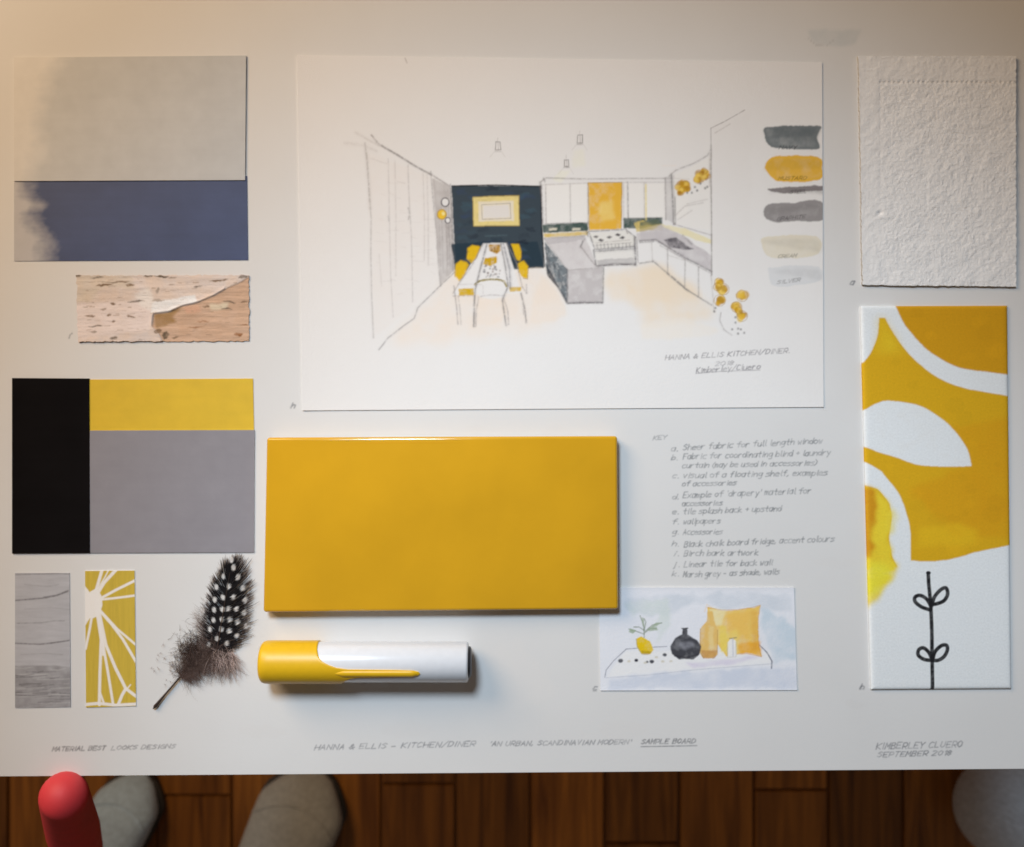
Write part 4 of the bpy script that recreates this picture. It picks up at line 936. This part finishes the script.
tag(sheet('printed_panel', ((861, 306), (1008, 305.5), (1012, 689), (871.5, 690)), .0022, .0022, M_canvas, cv, .5, height=pan_h),
    'mustard and white leaf printed canvas panel with black twig motif, below the white cloth', 'printed panel')

# ================================================================== THINGS ON THE FLOOR AND BESIDE THE TABLE
def slipper(label, px, py, rpx, rot, felt, solem):
    zmid = ZF + .03
    c = W(px, py, zmid); r = rpx * K * (H - zmid) / H
    root = empty('slipper', (c.x, c.y, ZF)); root.rotation_euler.z = rot; tag(root, label, 'slipper', 'slippers on the wooden floor')
    L = r * 6.4; n = 40; seg = 36
    V = []; Q = []
    def prof(s_):   # s_ 0 heel .. 1 toe
        w = r * (.78 + .24 * math.sin(max(0, s_ - .25) * 2.6)) * min(1, (max(0, 1 - s_) * 7.5)) ** .5 * min(1, (s_ * 9 + .001)) ** .5
        hh = (.052 + .022 * (1 - s_)) * min(1, (max(0, 1 - s_) * 6)) ** .42 * min(1, (s_ * 9 + .001)) ** .4
        return max(w, .0005), max(hh, .0005)
    for i in range(n + 1):
        s_ = i / n; w, hh = prof(s_); y = r - L + L * s_
        for k in range(seg):
            a = 6.28318 * k / seg; ca, sa = math.cos(a), math.sin(a)
            V.append((w * math.copysign(abs(ca) ** .8, ca), y, .012 + hh * .45 + hh * .55 * math.copysign(abs(sa) ** .8, sa)))
    for i in range(n):
        for k in range(seg): Q.append((i * seg + k, i * seg + (k + 1) % seg, (i + 1) * seg + (k + 1) % seg, (i + 1) * seg + k))
    link('upper', np_mesh('upper', V, Q), felt, root)
    sm = []
    for a in np.linspace(.25, 2.89, 30):
        s_ = .80 + .09 * math.sin(a) ** 2; w, hh = prof(s_); ca, sa = math.cos(a), math.sin(a)
        sm.append((w * math.copysign(abs(ca) ** .8, ca) * 1.005, r - L + L * s_, .012 + hh * .45 + hh * .55 * abs(sa) ** .8 * 1.01))
    tube('seam', sm, [.0014] * 30, felt, root, Vector((0, 0, 0)), 8)
    V = []; Q = []
    for i in range(n + 1):
        s_ = i / n; w, hh = prof(s_); w *= 1.03; y = (r - L + L * s_) * 1.01
        V += [(-w, y, .0005), (-w, y, .013), (-w * .5, y, .016), (w * .5, y, .016), (w, y, .013), (w, y, .0005)]
    for i in range(n):
        for k in range(6): Q.append((i * 6 + k, i * 6 + (k + 1) % 6, (i + 1) * 6 + (k + 1) % 6, (i + 1) * 6 + k))
    link('sole', np_mesh('sole', V, Q), solem, root)
M_sole = mat('rubber_sole', color=(.06, .055, .05), rough=.8, var=.1)
slipper('pale blue felt slipper toe on the floor beside the red post', 127, 806, 31, math.radians(-24), M_felt('pale_blue_felt', (.56, .74, .93)), M_sole)
slipper('dull grey felt slipper toe on brown floorboards below the feather', 300, 812, 43, math.radians(-22), M_felt('grey_felt', (.42, .42, .39)), M_sole)

# red chair post leaning away from the table's edge
pts = []; rad = []
for s_ in np.linspace(0, 1, 120):
    z = .004 - .7 * s_ ** 1.0
    d = (H - z) / H
    px = 64 + 14 * min(1, s_ * 4); py = 796 + 210 * s_
    pts.append(W(px, py, z)); rad.append(.0132 + .004 * min(1, s_ * 6))
top = pts[0]; up = (pts[0] - pts[1]).normalized()
dome = [(top + up * .0132 * math.sin(t), .0132 * math.cos(t)) for t in np.linspace(1.57, 0.12, 12)]
cp = tube('chair_post', [d_[0] for d_ in dome] + pts, [d_[1] for d_ in dome] + rad, M_red, None, Vector((0, 0, 0)), 28)
tag(cp, 'red rounded post end at the lower left corner of the white board', 'chair post')

# ball of pale wool on the floor at the right
rp = 47 * K * (H - ZF) / H; zc_ = ZF + rp
c = W(1007, 809, zc_)
V = []; Q = []; nu, nv = 128, 64
for j in range(nv + 1):
    t = -math.pi / 2 + math.pi * j / nv
    for i in range(nu):
        a = 6.28318 * i / nu
        d = Vector((math.cos(t) * math.cos(a), math.cos(t) * math.sin(a), math.sin(t)))
        band = max(range(3), key=lambda k_: abs(d.dot(Vector(((.8, .3, .5), (-.4, .8, .45), (.2, -.7, .7))[k_]))))
        ax = Vector(((.8, .3, .5), (-.4, .8, .45), (.2, -.7, .7))[band]).cross(Vector((.3, .5, .9))).normalized()
        r_ = rp * (.985 + .02 * abs(math.sin(d.dot(ax) * 34)))
        V.append(d * r_)
for j in range(nv):
    for i in range(nu): Q.append((j * nu + i, j * nu + (i + 1) % nu, (j + 1) * nu + (i + 1) % nu, (j + 1) * nu + i))
yb = link('yarn_ball', np_mesh('yarn_ball', V, Q), M_felt('pale_grey_wool', (.74, .80, .88))); yb.location = c
tag(yb, 'pale blue grey ball of wool on the dark floor at the lower right corner', 'yarn ball')

# ================================================================== LIGHT
def lamp(name, kind, loc, target, energy, color, **kw):
    d = bpy.data.lights.new(name, kind); d.energy = energy; d.color = color
    for k_, v in kw.items(): setattr(d, k_, v)
    o = bpy.data.objects.new(name, d); COL.objects.link(o); o.location = loc
    o.rotation_euler = (Vector(target) - Vector(loc)).to_track_quat('-Z', 'Y').to_euler()
    return o
lamp('window_light', 'SPOT', (-.242, .564, .999), W(650, 786), 51.5, (.665, .82, .97), shadow_soft_size=.14, spot_size=math.radians(33.2), spot_blend=.12)
lamp('room_light', 'AREA', (-.696, .612, .614), (0, 0, 0), 8.1, (1.0, .725, .47), shape='DISK', size=.6)
wd = bpy.data.worlds.new('World'); S.world = wd; wd.use_nodes = True
bg = wd.node_tree.nodes['Background']; bg.inputs['Color'].default_value = (1.0, .77, .60, 1); bg.inputs['Strength'].default_value = .085

# ================================================================== CAMERA
cd = bpy.data.cameras.new('camera'); cam = bpy.data.objects.new('camera', cd); COL.objects.link(cam)
cam.location = (0, 0, H); cam.rotation_euler = (0, 0, 0)
cd.sensor_fit = 'HORIZONTAL'; cd.sensor_width = 36; cd.lens = 36 * H / (1024 * K); cd.clip_start = .01; cd.clip_end = 50
cd.dof.use_dof = True; cd.dof.focus_distance = H - .001; cd.dof.aperture_fstop = 8.0
S.camera = cam
S.render.resolution_x = 1024; S.render.resolution_y = 847
S.view_settings.view_transform = 'Standard'; S.view_settings.look = 'None'; S.view_settings.exposure = 0; S.view_settings.gamma = 1
S.cycles.filter_width = 1.7
